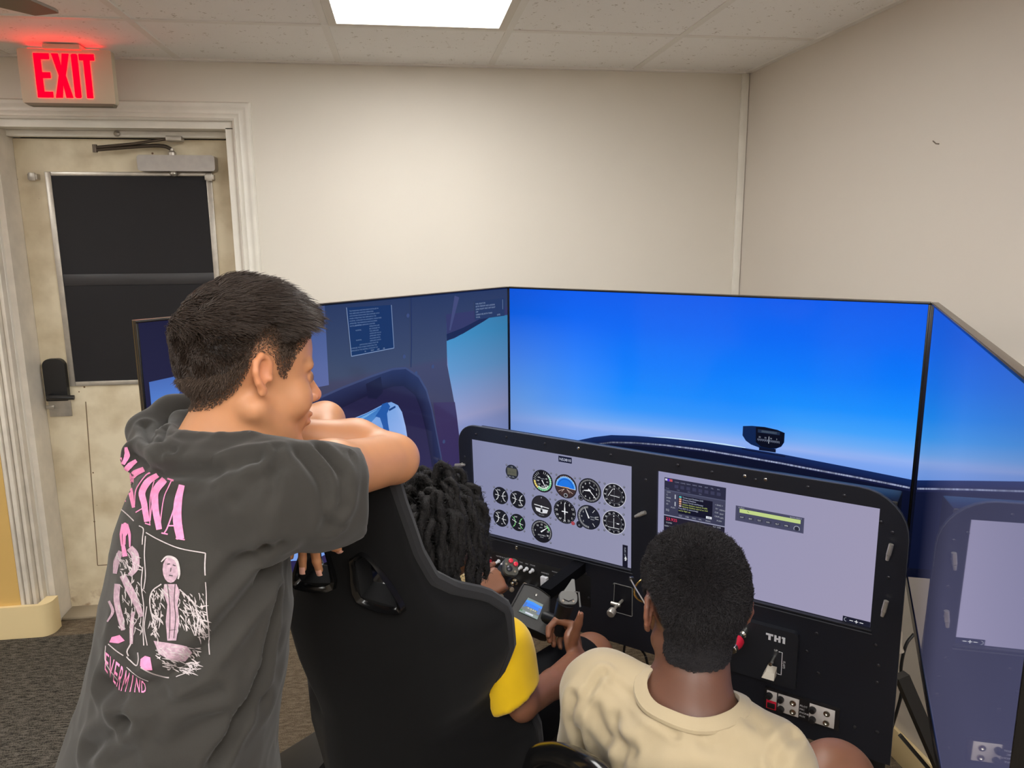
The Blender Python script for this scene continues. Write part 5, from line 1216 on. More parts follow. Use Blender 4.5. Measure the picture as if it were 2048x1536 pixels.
# scalp hair: strands lying back to front over the crown, short on the sides
nv = normals(pos, Fq)
def scalp_pts(pos, Fq, mask, n, seed):
    r = np.random.default_rng(seed); fm = mask[Fq].all(1); FF = Fq[fm]; P = pos[FF]; ar = np.linalg.norm(np.cross(P[:, 2] - P[:, 0], P[:, 3] - P[:, 1]), axis=1)
    k = r.choice(len(FF), n, p=ar / ar.sum()); a, b = r.random(n)[:, None], r.random(n)[:, None]; P = P[k]
    return (P[:, 0] * (1 - a) + P[:, 1] * a) * (1 - b) + (P[:, 3] * (1 - a) + P[:, 2] * a) * b, FF[k, 0]
hm = mat('hair_brown', rgb(48, 40, 34), .42, spec=.4)
hm.node_tree.nodes['Principled BSDF'].inputs['Base Color'].default_value = rgb(52, 41, 34)
roots, ri = scalp_pts(pos, Fq, (hl > .0) & hd & (np.abs(q[:, 1]) < .079), 36000, 3)
rq = (roots - HO) @ HF.T; rn = nv[ri] @ HF.T; top = sstep(.035, .085, rq[:, 2]); front = sstep(.0, .07, rq[:, 0])
n_ = len(roots); r1 = rng.normal(size=(n_, 3)); cl = vnoise(rq, 70, 5)[:, None] * np.array([.5, .6, .2]) + vnoise(rq, 38, 9)[:, None] * np.array([.1, .9, .1])
flow = np.stack([.9 + .3 * front, .15 * np.sign(rq[:, 1]) * (1 - top), -.10 - .75 * front - .6 * (1 - top)], 1)
L = (.0045 + .004 * sstep(.0, .05, hairline(rq)) + .025 * top + .012 * front * top) * (1 + .13 * np.clip(r1[:, 0], -2, 1.5))
segs = []; p = rq - rn * .002; dirv = rn * (1.0 - .3 * top[:, None]) + .25 * cl
K = 5
for k in range(K):
    segs.append(p.copy()); d = dirv * (1 - k / K * .75) + flow * (.30 + .28 * k) * (.35 + .65 * top[:, None]) + cl * .5 + r1 * .10; d /= np.linalg.norm(d, axis=1)[:, None]; p = p + d * (L / (K - 1))[:, None]
cv = np.stack(segs, 1) @ HF + HO
low_ = hairline(rq) + .012 * vnoise(rq, 60, 4) < .030
strands('hair', cv[~low_], np.array([.00050, .00048, .00042, .00030, .00010]), hm, boy)
r2_, ri2 = scalp_pts(pos, Fq, (hl > -.008) & (hl < .042) & hd & (np.abs(q[:, 1]) < .079), 15000, 13)
n2_ = nv[ri2]; down = HF[2] * -.55 + HF[0] * -.25; ln_ = (.0022 + .0050 * sstep(.0, .04, hairline((r2_ - HO) @ HF.T)))[:, None]
jit = rng.normal(size=r2_.shape) * .25
fcv = np.stack([r2_ - n2_ * .001, r2_ + (n2_ * .55 + down * .4 + jit * .5) * ln_, r2_ + (n2_ * .75 + down + jit) * ln_], 1)
strands('hair_fade', fcv, np.array([.00034, .00030, .00012]), mat('hair_fade_brown', rgb(78, 63, 52), .5), boy)['label'] = 'short brown fade round the ear and nape'
# ------- T-shirt
M_tee_grey = mat('washed_grey_cotton', rgb(55, 53, 50), .9, spec=.1, sheen=.15, noise=(9, .10, 6), bump=(900, .25, .0005))
shf = Field()
c1, c2, c3, c4_ = A(415, 1065, 1.075), A(402, 1150, 1.075), A(390, 1300, 1.075), A(335, 1640, 1.10)
ts = dict(frame=TF, sc=(1.42, 1, 1))
shf.cone(c1, c2, .138, .150, .05, **ts); shf.cone(c2, c3, .150, .156, .05, **ts); shf.cone(c3, c4_, .158, .212, .04, **ts)
shf.cone(A(535, 980, .99), A(358, 940, 1.18), .060, .056, .05)
shf.chain([A(545, 992, .985), A(640, 993, 1.04), A(750, 975, 1.125)], [.066, .067, .063], .03)      # right sleeve
shf.chain([A(358, 940, 1.18), A(480, 895, 1.26), A(560, 872, 1.31)], [.058, .054, .050], .03)          # left sleeve
shf.half(A(716, 975, 1.115), R_ * .95 + F_ * .32 + U_ * .03, reach=.2)                        # right cuff
# collar rolls
shf.chain([A(410, 815, 1.17), A(348, 828, 1.17), A(297, 868, 1.14), A(294, 912, 1.07), A(345, 925, 1.01), A(430, 915, .985), A(520, 903, .985)], [.018, .025, .028, .027, .024, .022, .016], .012)
shf.chain([A(412, 830, 1.15), A(360, 842, 1.13), A(340, 870, 1.07), A(368, 882, 1.02), A(440, 880, .99), A(505, 880, .985)], [.013, .014, .014, .012, .010, .010], .006)
# neck opening and hollow cuff
shf.cone(A(484, 788, 1.07), A(473, 880, 1.066), .064, .056, .006, sub=True)
shf.cone(A(690, 955, 1.10), A(800, 955, 1.20), .046, .064, .006, sub=True)
spos, SF_ = shf.mesh(.0058, [(A(620, 980, 1.1) - .16, A(620, 980, 1.1) + .16), (A(390, 880, 1.08) - .14, A(390, 880, 1.08) + .14)], .0042, 2)
sn = normals(spos, SF_)
wgt = sstep(.80, 1.0, spos[:, 2])
spos = folds(spos, sn, .0075, np.array([unit(FT + Z_ * .8), RT, unit(Z_ - FT * .8)]), 3, (5, 9, 14))
sn = normals(spos, SF_)
# a few deliberate creases: from the armpit across to the waist
def crease(pos, nrm, pts, depth, width):
    P = [np.array(p) for p in pts]; best = np.full(len(pos), 9.0)
    for a, b in zip(P, P[1:]):
        ab = b - a; t = np.clip(((pos - a) @ ab) / (ab @ ab), 0, 1); best = np.minimum(best, np.linalg.norm(pos - a - t[:, None] * ab, axis=1))
    return pos - nrm * (depth * np.exp(-(best / width) ** 2))[:, None] + nrm * (depth * .6 * np.exp(-((best - width * 1.9) / width) ** 2))[:, None]
_sb = BVHTree.FromPolygons([tuple(p) for p in spos], [tuple(int(i) for i in f) for f in SF_])
def dfr(x, y):
    h = _sb.ray_cast(Vector(CAM_LOC), Vector(unit(A(x, y, 1.0) - CAM_LOC))); return np.array(h[0]) if h[0] is not None else A(x, y, 1.02)
for px_, dp, wd2 in (([(535, 1135), (470, 1230), (380, 1330), (290, 1385), (215, 1370)], .013, .012), ([(548, 1190), (525, 1330), (470, 1450), (425, 1530)], .012, .009), ([(250, 1440), (330, 1400), (440, 1385)], .007, .009), ([(180, 1500), (250, 1450), (248, 1412)], .009, .011),
                     ([(552, 900), (545, 985), (528, 1100)], .005, .006), ([(640, 900), (676, 940), (684, 1010)], .007, .008), ([(600, 910), (645, 965), (655, 1050)], .006, .010), ([(262, 912), (320, 948), (430, 940), (515, 918)], .010, .009), ([(300, 985), (380, 975), (470, 945)], .005, .012),
                     ([(330, 855), (322, 885), (350, 905)], .006, .005), ([(290, 850), (300, 885), (330, 912)], .006, .006), ([(470, 1000), (520, 960), (560, 930)], .004, .009), ([(560, 1090), (480, 1120), (430, 1180)], .005, .010), ([(330, 1500), (420, 1440), (520, 1400)], .006, .012), ([(265, 1330), (330, 1395), (300, 1480), (230, 1520)], .006, .012), ([(700, 905), (704, 975), (682, 1050)], .003, .004)):
    pts = [dfr(*p) for p in px_]
    spos = crease(spos, sn, pts, dp, wd2)
shirt = soft_obj('tee_shirt', spos, SF_, M_tee_grey, boy); shirt['label'] = 'dark grey tee shirt with pink and white back print'
# cuff hem
# trousers
M_pants = mat('black_trousers', rgb(22, 22, 24), .85, spec=.1)
pf_ = Field()
for s_ in (-1, 1):
    hp = pel + RT * .075 * s_ - Z_ * .03; kn = np.array([hp[0], hp[1], .48]) + FT * .05; an = np.array([hp[0], hp[1], .12]) - FT * .02
    pf_.chain([hp + Z_ * .04, kn, an], [.098, .075, .066], .03)
pp, pF = pf_.mesh(.011, (), .01, 2); soft_obj('trousers', pp, pF, M_pants, boy)
for s_ in (-1, 1):
    hp = pel + RT * .075 * s_; c = np.array([hp[0], hp[1], 0]) + FT * .035; sm = lambda p: c + FT * p[0] + RT * p[1] + Z_ * p[2]
    MB(sm).bbox((-.12, -.045, .002), (.15, .045, .07), .025).build('shoe', M_black, boy)
# ------------------------------------------------------------------ print on the grey shirt (real thin ink patches lying on the cloth)
M_pink = mat('print_pink', rgb(232, 138, 182), .8, noise=(160, .12)); M_mauve = mat('print_mauve', rgb(176, 148, 162), .8, noise=(220, .22)); M_lgrey = mat('print_grey', rgb(188, 178, 180), .8, noise=(200, .15))
def to_bvh(pos, F): return BVHTree.FromPolygons([tuple(p) for p in pos], [tuple(int(i) for i in f) for f in F])
SB = to_bvh(spos, SF_)
def shirt_ray(x, y):
    """where the sight line through a photograph pixel meets the cloth"""
    h = SB.ray_cast(Vector(CAM_LOC), Vector(unit(A(x, y, 1.0) - CAM_LOC))); return h if h[0] is not None and (Vector(CAM_LOC) - h[0]).length < 1.35 else None
def back_ray(s, z):
    o = RT * s + FT * (-3.2) + Z_ * z; h = SB.ray_cast(Vector(o), Vector(FT)); return h if h[0] is not None else None
def patch(name, polys, m, lift=.0011, cast=shirt_ray, maxe=6.0):
    bm = bmesh.new()
    for P in polys:
        vs = [bm.verts.new((p[0], p[1], 0)) for p in P]
        try: bm.faces.new(vs)
        except ValueError: pass
    bmesh.ops.remove_doubles(bm, verts=list(bm.verts), dist=maxe * .02)
    bmesh.ops.triangulate(bm, faces=list(bm.faces))
    for _ in range(5):
        lg = [e for e in bm.edges if e.calc_length() > maxe]
        if not lg: break
        bmesh.ops.subdivide_edges(bm, edges=lg, cuts=1); bmesh.ops.triangulate(bm, faces=[f for f in bm.faces if len(f.verts) > 3])
    bm.verts.index_update(); P = []; ok = []
    for v in bm.verts:
        h = cast(v.co.x, v.co.y)
        if h is None: P.append((0, 0, 0)); ok.append(False)
        else: n = h[1] if h[1] @ Vector(F_) < .3 else -h[1]; P.append(tuple(h[0] + n * lift)); ok.append(True)
    Fc = []
    for f in bm.faces:
        ix = [v.index for v in f.verts]
        if all(ok[i] for i in ix) and max((Vector(P[ix[k]]) - Vector(P[ix[k - 1]])).length for k in range(3)) < .03: Fc.append(ix)
    bm.free(); me = bpy.data.meshes.new(name); me.from_pydata(P, [], Fc); me.shade_smooth(); me.materials.append(m); return link(bpy.data.objects.new(name, me), shirt)
def zc(p): return (100 + p[0] / 2.926, 850 + p[1] / 2.926)
def stroke(pts, wid, n=5):
    """ribbon outline along a smooth path; widths per point"""
    C = catmull([np.array(p, float) for p in pts], n); wv = np.interp(np.linspace(0, 1, len(C)), np.linspace(0, 1, len(wid)), wid) if hasattr(wid, '__len__') else np.full(len(C), wid)
    L, Rr = [], []
    for i, c in enumerate(C):
        t = C[min(i + 1, len(C) - 1)] - C[max(i - 1, 0)]; t /= np.hypot(*t) + 1e-9; nn_ = np.array([-t[1], t[0]]) * wv[i] / 2; L.append(c + nn_); Rr.append(c - nn_)
    return [[tuple(L[i]), tuple(L[i + 1]), tuple(Rr[i + 1]), tuple(Rr[i])] for i in range(len(C) - 1)]
def zs(pts, w): return stroke([zc(p) for p in pts], [q / 2.926 for q in w] if hasattr(w, '__len__') else w / 2.926)
letters = []
letters.append(zs([(774, 352), (752, 450), (748, 560), (765, 668)], [34, 46, 52, 44]) + zs([(770, 360), (725, 500), (690, 600), (672, 632)], [10, 8, 8, 8]) + zs([(690, 590), (752, 590)], 8) + zs([(655, 632), (692, 640)], 8) + zs([(738, 664), (790, 672)], 7))
letters.append(zs([(672, 322), (622, 385), (618, 470), (642, 612)], [40, 44, 40, 34]) + zs([(712, 330), (672, 420), (655, 520), (645, 606)], [6, 5, 6, 8]) + zs([(688, 318), (724, 330)], 10) + zs([(590, 560), (600, 470), (622, 400)], 6))
letters.append(zs([(632, 296), (572, 338), (542, 400), (556, 470), (572, 566)], [30, 40, 38, 36, 32]) + zs([(612, 330), (590, 430), (588, 585)], 5) + zs([(506, 512), (548, 488)], 6) + zs([(560, 575), (592, 586)], 7))
letters.append(zs([(552, 262), (492, 292), (464, 335), (478, 400), (494, 484)], [30, 40, 34, 28, 18]) + zs([(588, 282), (556, 305), (508, 380), (500, 470)], [10, 6, 6, 5]))
letters.append(zs([(508, 212), (470, 240), (436, 278), (424, 330), (438, 400), (442, 452)], [20, 34, 26, 18, 20, 14]) + zs([(448, 130), (452, 180), (432, 230)], [16, 34, 20]) + zs([(420, 190), (420, 300), (416, 430)], [8, 12, 9]))
for L_ in letters: patch('printed_letter', L_, M_pink)
# remaining letters on the far half of the back, laid out straight across the shoulder blades
M0 = float(c2 @ RT)
def bk_letters(want):
    P = []
    def q(x0, y0, x1, y1, w): P.extend([[(x0 - w / 2, y0), (x0 + w / 2, y0), (x1 + w / 2, y1), (x1 - w / 2, y1)]])
    zt, zb_ = 1.345, 1.285
    for x, ch in ((M0 - .135, 'N'), (M0 - .095, 'I'), (M0 - .070, 'R')):
        if ch != want: continue
        if ch == 'N': q(x, zt, x, zb_, .004); q(x + .022, zt, x + .022, zb_, .004); q(x + .002, zt, x + .020, zb_, .012)
        if ch == 'I': q(x, zt, x, zb_, .013)
        if ch == 'R': q(x, zt, x, zb_, .013); q(x + .010, zt, x + .020, zt - .012, .006); q(x + .020, zt - .012, x + .010, zt - .028, .006); q(x + .010, zt - .028, x + .024, zb_, .011)
    return P
for ch_ in 'NIR': patch('printed_letter', bk_letters(ch_), M_pink, cast=back_ray, maxe=.008)
fr_l = zs([(565, 630), (640, 672), (760, 722), (910, 750)], 6) + zs([(910, 750), (907, 815), (908, 880)], 7) + zs([(908, 918), (914, 1020), (922, 1120), (928, 1240), (936, 1345)], 6)
fr_l += zs([(422, 495), (460, 528), (495, 562)], 6) + zs([(525, 590), (550, 608), (546, 660), (543, 700)], 6) + zs([(562, 650), (556, 760), (562, 880), (552, 960)], 6) + zs([(546, 830), (538, 940), (552, 1060), (548, 1180), (552, 1290)], 6) + zs([(570, 1060), (556, 1180), (572, 1290)], 5)
fr_l += zs([(345, 1280), (390, 1320), (432, 1348)], 6) + zs([(450, 1355), (485, 1392), (512, 1408), (522, 1372), (518, 1330)], 7) + zs([(462, 1350), (455, 1320), (480, 1270), (478, 1200), (492, 1120)], 8) + zs([(535, 1418), (600, 1450), (700, 1478)], 7) + zs([(740, 1475), (800, 1452), (850, 1425)], 5) + zs([(330, 1290), (330, 1390), (400, 1490)], 4) + zs([(450, 1420), (520, 1470), (575, 1496)], 4)
patch('print_frame', fr_l, M_lgrey)
def ell_px(c, rx, ry, n=16): return [zc((c[0] + rx * math.cos(2 * PI * k / n), c[1] + ry * math.sin(2 * PI * k / n))) for k in range(n)]
def zp(*pts): return [zc(p) for p in pts]
# two plain generic figures: one standing, one seated
patch('print_figure', [ell_px((444, 612), 20, 40)] + zs([(428, 580), (420, 640), (424, 710)], [8, 14, 6]) + zs([(458, 580), (470, 640), (472, 716)], [8, 16, 8]) + zs([(440, 640), (438, 700)], 18) + zs([(432, 700), (444, 770)], [20, 30]) + [zp((365, 1240), (412, 1228), (442, 1262), (405, 1278), (352, 1270))] + [zp((535, 1370), (560, 1352), (590, 1362), (600, 1430), (560, 1432), (532, 1410))], M_pink)
mv = [ell_px((708, 845), 46, 78), zp((672, 930), (742, 930), (762, 975), (748, 1050), (760, 1150), (742, 1262), (690, 1262), (680, 1150), (690, 1050), (664, 975)), zp((610, 1262), (690, 1275), (800, 1292), (830, 1330), (790, 1380), (700, 1372), (640, 1340))]
mv += zs([(470, 720), (500, 760), (505, 830), (470, 880)], [40, 46, 40, 26]) + zs([(420, 740), (395, 800), (385, 870)], [30, 36, 24]) + zs([(430, 880), (470, 960), (510, 1040), (540, 1120)], [36, 44, 40, 26]) + zs([(400, 930), (395, 1030), (420, 1140), (432, 1200)], [34, 34, 36, 22]) + zs([(490, 1090), (482, 1180), (480, 1280)], [20, 24, 18]) + zs([(350, 1030), (372, 1090), (340, 1150)], [14, 18, 8])
patch('print_figure', mv, M_mauve)
st = []
rg = random.Random(4)
for (x0_, y0_, x1_, y1_, n, a) in ((590, 960, 660, 1180, 26, 80), (750, 980, 890, 1190, 46, 70), (620, 1290, 860, 1440, 40, 25), (600, 1060, 640, 1250, 12, 85), (840, 1040, 905, 1240, 22, 40), (395, 740, 520, 880, 22, 60), (400, 900, 540, 1200, 34, 72), (640, 930, 690, 1000, 8, 60), (750, 1390, 850, 1460, 14, 20)):
    for _ in range(int(n * 1.9)):
        x, y = rg.uniform(x0_, x1_), rg.uniform(y0_, y1_); L = rg.uniform(14, 56); t = math.radians(a + rg.gauss(0, 24)); st += stroke([zc((x, y)), zc((x + L * .5 * math.cos(t) + 3, y + L * .5 * math.sin(t))), zc((x + L * math.cos(t), y + L * math.sin(t)))], [rg.uniform(.5, 1.6), rg.uniform(1.2, 2.8), .5], 2)
st += zs([(655, 800), (690, 770), (740, 790), (758, 860), (752, 900)], [6, 12, 16, 14, 8]) + zs([(655, 930), (600, 975), (590, 1060), (625, 1200)], 7) + zs([(760, 960), (840, 1040), (870, 1130), (850, 1230)], 7)
patch('print_figure', st, M_lgrey, lift=.0014)
dk = mat('print_shade', rgb(70, 62, 66), .85)
patch('print_figure', zs([(690, 815), (706, 812)], 7) + zs([(722, 818), (738, 824)], 7) + zs([(712, 835), (708, 858)], 4) + zs([(700, 878), (722, 882)], 6) + zs([(690, 930), (700, 1010), (706, 1100), (702, 1250)], 4) + zs([(735, 930), (730, 1030), (738, 1120), (730, 1250)], 4) + zs([(700, 1200), (740, 1196)], 3), dk, lift=.0017)
# lower word
wmax, hmax = 5.9, .73
def low_map(u, v):
    tp = (np.interp(u, [0, .5, 1], [378, 520, 655]), np.interp(u, [0, .5, 1], [170, 296, 385])); bt = (np.interp(u, [0, .5, 1], [374, 480, 662]), np.interp(u, [0, .5, 1], [292, 452, 468]))
    return (100 + (bt[0] + (tp[0] - bt[0]) * v) / 3.413, 1250 + (bt[1] + (tp[1] - bt[1]) * v) / 3.413)
for k_, ch_ in enumerate('EVERMIND'):
    V, Fc = text_shape(ch_); w_ = max(v[0] for v in V)
    patch('printed_letter', [[low_map((k_ + (.08 + .84 * V[i][0] / w_ if ch_ != 'I' else .36 + .28 * V[i][0] / w_)) / 8, V[i][1] / hmax) for i in f] for f in Fc], M_pink, maxe=5)
for o in [c for c in shirt.children if c.name.startswith('print_')]: o['kind'] = 'stuff'

# ------------------------------------------------------------------ pilot in yellow with twisted locks
kid = thing('person', 'boy in a yellow shirt with black locs holding the yoke', 'person', (*seatp(0, -.8, .3)[:2], 0))
M_skin2 = skin_mat('skin_brown', .42)
H2 = frame_from(unit(N_ * .95 + T_ * .05 - Z_ * .18), Z_)
O2 = A(853, 1094, 1.525)
b2 = Field(); W2h = head_field(b2, O2, H2, s=1.0, lips=1.25)
nb = O2 - Z_ * .150 - SN * .05
pv = seatp(-.005, -.75, .17)
b2.cone(W2h(-.02, 0, -.04), nb, .050, .055, .02)
RS2 = A(1000, 1302, 1.50); LS2 = nb * 2 - RS2; LS2 = np.array([LS2[0], LS2[1], RS2[2] + .075]) + SN * .03 + ST * .05
b2.cone(RS2, LS2, .045, .045, .04); b2.cone(nb - Z_ * .06, (nb + pv) / 2, .085, .10, .05); b2.cone((nb + pv) / 2, pv, .10, .115, .05)
RE2, RW2 = A(1042, 1408, 1.48), A(1154, 1316, 1.72)
b2.chain([RS2, RE2], [.044, .032], .02); b2.chain([RE2, A(1106, 1368, 1.60), RW2], [.031, .029, .0225], .012)
LE2, LW2 = A(800, 1330, 1.62), A(950, 1188, 1.76)
b2.chain([LS2, LE2], [.043, .033], .02); b2.chain([LE2, A(880, 1250, 1.70), LW2], [.033, .030, .0225], .012)
grip_curl = [(62, 70, 38), (66, 74, 40), (68, 76, 40), (70, 76, 40)]
rt2 = hand_field(b2, RW2, F_ * .70 + U_ * .62 - R_ * .05, -R_ * .85 + F_ * .35, U_, grip_curl, .96, thumb=(.36, .85), tcurl=.06, tn=-.52)
lt2 = hand_field(b2, LW2, R_ * .66 + F_ * .30 + U_ * .36, F_ * .66 + R_ * .15 - U_ * .25, U_ - R_ * .3, grip_curl, .90, thumb=(.70, .42), tcurl=.4)
for s_, kn in ((1, A(1182, 1312, 1.90)), (-1, A(1020, 1290, 2.0))):
    hp = pv + ST * .075 * s_; an = np.array([kn[0], kn[1], .10]) + N_ * .16
    b2.chain([hp, kn, an], [.080, .050, .036], .03); b2.cone(an, an + N_ * .12 - Z_ * .06, .034, .028, .02)
p2_, F2_ = b2.mesh(.0062, [(np.minimum(RW2, LW2) - .07, np.maximum(RW2, LW2) + .13)], .0030, 2)
q2 = (p2_ - O2) @ H2.T; col2 = np.tile(np.array(px3(132, 88, 66)), (len(p2_), 1))
hd2 = np.linalg.norm(q2, axis=1) < .16; hl2 = hairline(q2); col2 = blend(col2, sstep(-.01, .01, hl2) * hd2 * (np.abs(q2[:, 1]) < .08), px3(20, 18, 18))
lip2 = np.exp(-(((q2[:, 0] - .102) / .012) ** 2 + (q2[:, 1] / .024) ** 2 + ((q2[:, 2] + .054) / .009) ** 2)); col2 = blend(col2, np.clip(lip2, 0, 1) * .5, px3(120, 66, 60))
soft_obj('body', p2_, F2_, M_skin2, kid, col2)
nails('fingernails', [rt2[4]], [U_ - F_ * .3], mat('nail_brown', rgb(186, 136, 116), .3), kid, .0062)
for s_ in (-1, 1):
    e = MB(); e.lathe(W2h(.076, s_ * .0315, .0035), H2[0], [(0, .0105), (.006, .0115), (.012, .0112), (.016, .0085), (.0182, .0052)], 14); e.build('eye', M_eye, kid)
    e = MB(); e.lathe(W2h(.0936, s_ * .0315, .002), H2[0], [(0, .0056), (.0012, .004), (.0016, .0002)], 12); e.build('iris', M_iris, kid)
# locs: bumpy twisted tubes that leave the scalp and hang
M_loc = mat('loc_hair', rgb(26, 24, 24), .75, spec=.25, noise=(170, .35), bump=(260, .9, .003))
roots, ri = scalp_pts(p2_, F2_, hd2 & (hl2 > .012) & (np.abs(q2[:, 1]) < .079), 2500, 8)
rq = (roots - O2) @ H2.T; keep = []
for i in range(len(rq)):
    if all(np.linalg.norm(rq[i] - rq[j]) > .0125 for j in keep): keep.append(i)
    if len(keep)   >= 300: break
lb = MB(); n2 = normals(p2_, F2_); loc_paths = []
for i in keep:
    r0 = rq[i]; nr = n2[ri[i]] @ H2.T; az = math.atan2(r0[1], r0[0]); L = .135 + .05 * rng.random() - .05 * max(0, r0[0] / .09) - (.065 if r0[0] < -.035 and r0[1] > -.03 else 0) - .03 * max(0, -r0[1] / .08) * (1 if r0[0] > 0 else .3); steps = 15
    if r0[1] > .0 and r0[0] < .03: L = min(L, .045)
    p = r0.copy(); d = unit(nr * .8 + rng.normal(size=3) * .30 + np.array([0, 0, .1])); pts = []; ph = rng.random() * 6
    for k in range(steps):
        pts.append(p + (np.array([math.cos(k * 1.25 + ph), math.sin(k * 1.25 + ph), 0]) * .0022)); g = min(1, k / 4.5)
        out_ = unit(np.array([r0[0], r0[1] * 1.15, 0]) + 1e-6)
        d = unit(d * (1 - .42 * g) + np.array([0, 0, -1.0]) * (.55 * g) + out_ * .05 * (1 - g)); p = p + d * L / steps
        e = np.array([p[0] + .004, p[1], (p[2] - .045) if p[2] > .02 else 0]) / np.array([.108, .092, .094]); l = np.linalg.norm(e)
        if l < 1.0: p = p + (e / (l + 1e-6)) * (1 - l) * np.array([.108, .092, .094])
    rad = .0060 + .0018 * rng.random(); w_ = [rad * (.75 + .30 * abs(math.sin(k * 1.7 + ph)) + .12 * rng.random()) * (1 - .35 * max(0, (k - 11) / 4)) for k in range(steps)]
    W3 = [O2 + np.array(q_) @ H2 for q_ in pts]; loc_paths.append((W3, w_)); lb.tube(W3, w_, 7)
lo = lb.build('hair', M_loc, kid, smooth=0); lo.data.shade_smooth()
fz = []
for W3, w_ in loc_paths:
    for k in range(len(W3) - 1):
        for _ in range(11):
            b_ = W3[k] + (W3[k + 1] - W3[k]) * rng.random(); d = unit(rng.normal(size=3)); t_ = unit(W3[min(k + 1, len(W3) - 1)] - W3[k]); d = unit(d - t_ * (d @ t_) * .6); s = b_ + d * w_[k] * .9
            e_ = unit(rng.normal(size=3)); fz.append([s, s + d * .0022 + e_ * .0014, s + d * .0034 + e_ * .0034 + t_ * .001, s + d * .0030 + e_ * .0056 + t_ * .002])
strands('hair_fuzz', np.array(fz), np.array([.00030, .00030, .00026, .00012]), mat('fuzz_black', rgb(30, 28, 27), .6), kid)
# yellow shirt
M_yel = mat('yellow_cotton', rgb(228, 186, 26), .85, spec=.15, sheen=.2, noise=(10, .06), bump=(700, .25, .0005))
y2 = Field()
y2.cone(RS2 + Z_ * .0, LS2, .062, .062, .04); y2.cone(nb - Z_ * .08, (nb + pv) / 2, .105, .122, .05); y2.cone((nb + pv) / 2, pv + Z_ * .05, .122, .135, .04)
y2.chain([RS2 + U_ * .006, A(1014, 1345, 1.49), A(1034, 1410, 1.475)], [.054, .051, .055], .025)
y2.chain([LS2, LS2 + (LE2 - LS2) * .62], [.060, .056], .025)
y2.chain([A(1040, 1450, 1.53), A(1072, 1420, 1.56)], [.030, .014], .02)
y2.half(A(1034, 1394, 1.475), unit(A(1042, 1425, 1.46) - A(1018, 1345, 1.46)) + R_ * .25)
y2.half(LS2 + (LE2 - LS2) * .5, LE2 - LS2)
y2.cone(nb + Z_ * .08, nb - Z_ * .01, .066, .058, .006, sub=True)
y2.cone(A(1026, 1374, 1.477), A(1056, 1460, 1.475), .038, .050, .005, sub=True)
yp, yF = y2.mesh(.0062, [(RS2 - .14, RS2 + .10)], .0045, 2); yp = folds(yp, normals(yp, yF), .005, np.eye(3), 11, (12, 12, 8)); soft_obj('shirt', yp, yF, M_yel, kid)
M_short = mat('black_shorts', rgb(20, 20, 22), .85, spec=.1, noise=(8, .2))
s2 = Field()
for s_, kn in ((1, A(1182, 1312, 1.90)), (-1, A(1020, 1290, 2.0))):
    hp = pv + ST * .075 * s_; s2.chain([hp, hp + (kn - hp) * .86], [.105, .078], .04)
sp_, sF = s2.mesh(.010, (), .01, 2); soft_obj('shorts', sp_, sF, M_short, kid)
for s_, kn in ((1, A(1182, 1312, 1.90)), (-1, A(1020, 1290, 2.0))):
    an = np.array([kn[0], kn[1], 0]) + N_ * .18; sm = lambda p: an + N_ * p[0] + T_ * p[1] + Z_ * p[2]; MB(sm).bbox((-.06, -.045, .002), (.19, .045, .085), .025).build('shoe', M_black, kid)
wb = MB(); cwr = LW2 + (A(880, 1250, 1.70) - LW2) * .12; axw = unit(LW2 - A(880, 1250, 1.70)); e1 = unit(np.cross(axw, Z_)); e2 = np.cross(axw, e1)
wb.tube([cwr + (e1 * math.cos(t) + e2 * math.sin(t)) * .0255 for t in np.linspace(0, 2 * PI, 25)], .0045, 8); wb.lathe(cwr - F_ * .024 + U_ * .004, -F_, [(-.004, .010), (.004, .010), (.006, .006), (.0062, .0002)], 12)
tag(wb.build('wristband', mat('dark_band', rgb(30, 18, 16), .4)), 'dark wristband with a round bead on the pilot\'s wrist', 'wristband')

# ------------------------------------------------------------------ co-pilot in the cream shirt
cop = thing('person', 'boy with short black hair in a cream tee, seen from behind', 'person', (*A(1400, 1700, 1.1)[:2], 0))
M_skin3 = skin_mat('skin_dark', .42)
H3 = frame_from(unit(F_ * .98 - R_ * .11 + U_ * .12), U_ * .98 + F_ * .16 - R_ * .02)
O3 = A(1389, 1224, 1.15); b3 = Field(); W3h = head_field(b3, O3, H3, s=.95, lips=1.3, es=.98)
nb3 = A(1382, 1425, 1.10); F3 = unit(N_ - T_ * .08); R3 = unit(np.cross(F3, Z_)); pv3 = nb3 - Z_ * .43 - F3 * .02
b3.cone(W3h(-.012, 0, -.035), A(1382, 1375, 1.12), .050, .050, .02); b3.cone(A(1382, 1375, 1.12), nb3 - Z_ * .01, .049, .062, .03)
RS3, LS3 = A(1532, 1542, 1.035), A(1208, 1392, 1.165)
f3 = np.array([F3, -R3, Z_])
b3.cone(RS3, LS3, .045, .045, .05); b3.cone(nb3 - Z_ * .105, (nb3 + pv3) / 2, .095, .115, .05, frame=f3, sc=(1.3, 1, 1)); b3.cone((nb3 + pv3) / 2, pv3, .115, .125, .05, frame=f3, sc=(1.2, 1, 1))
RE3 = RS3 - Z_ * .20 + F3 * .06 + R3 * .02; RW3 = RE3 + F3 * .17 - Z_ * .03 - R3 * .08
LE3 = LS3 - Z_ * .20 + F3 * .06 - R3 * .03; LW3 = LE3 + F3 * .17 - Z_ * .03 + R3 * .08
b3.chain([RS3, RE3], [.043, .033], .02); b3.chain([RE3, RW3], [.033, .023], .012); b3.chain([LS3, LE3], [.043, .033], .02); b3.chain([LE3, LW3], [.033, .023], .012)
hand_field(b3, RW3, F3 * .9 - R3 * .4, -Z_, -R3, [(20, 25, 15)] * 4, .85); hand_field(b3, LW3, F3 * .9 + R3 * .4, -Z_, R3, [(20, 25, 15)] * 4, .85)
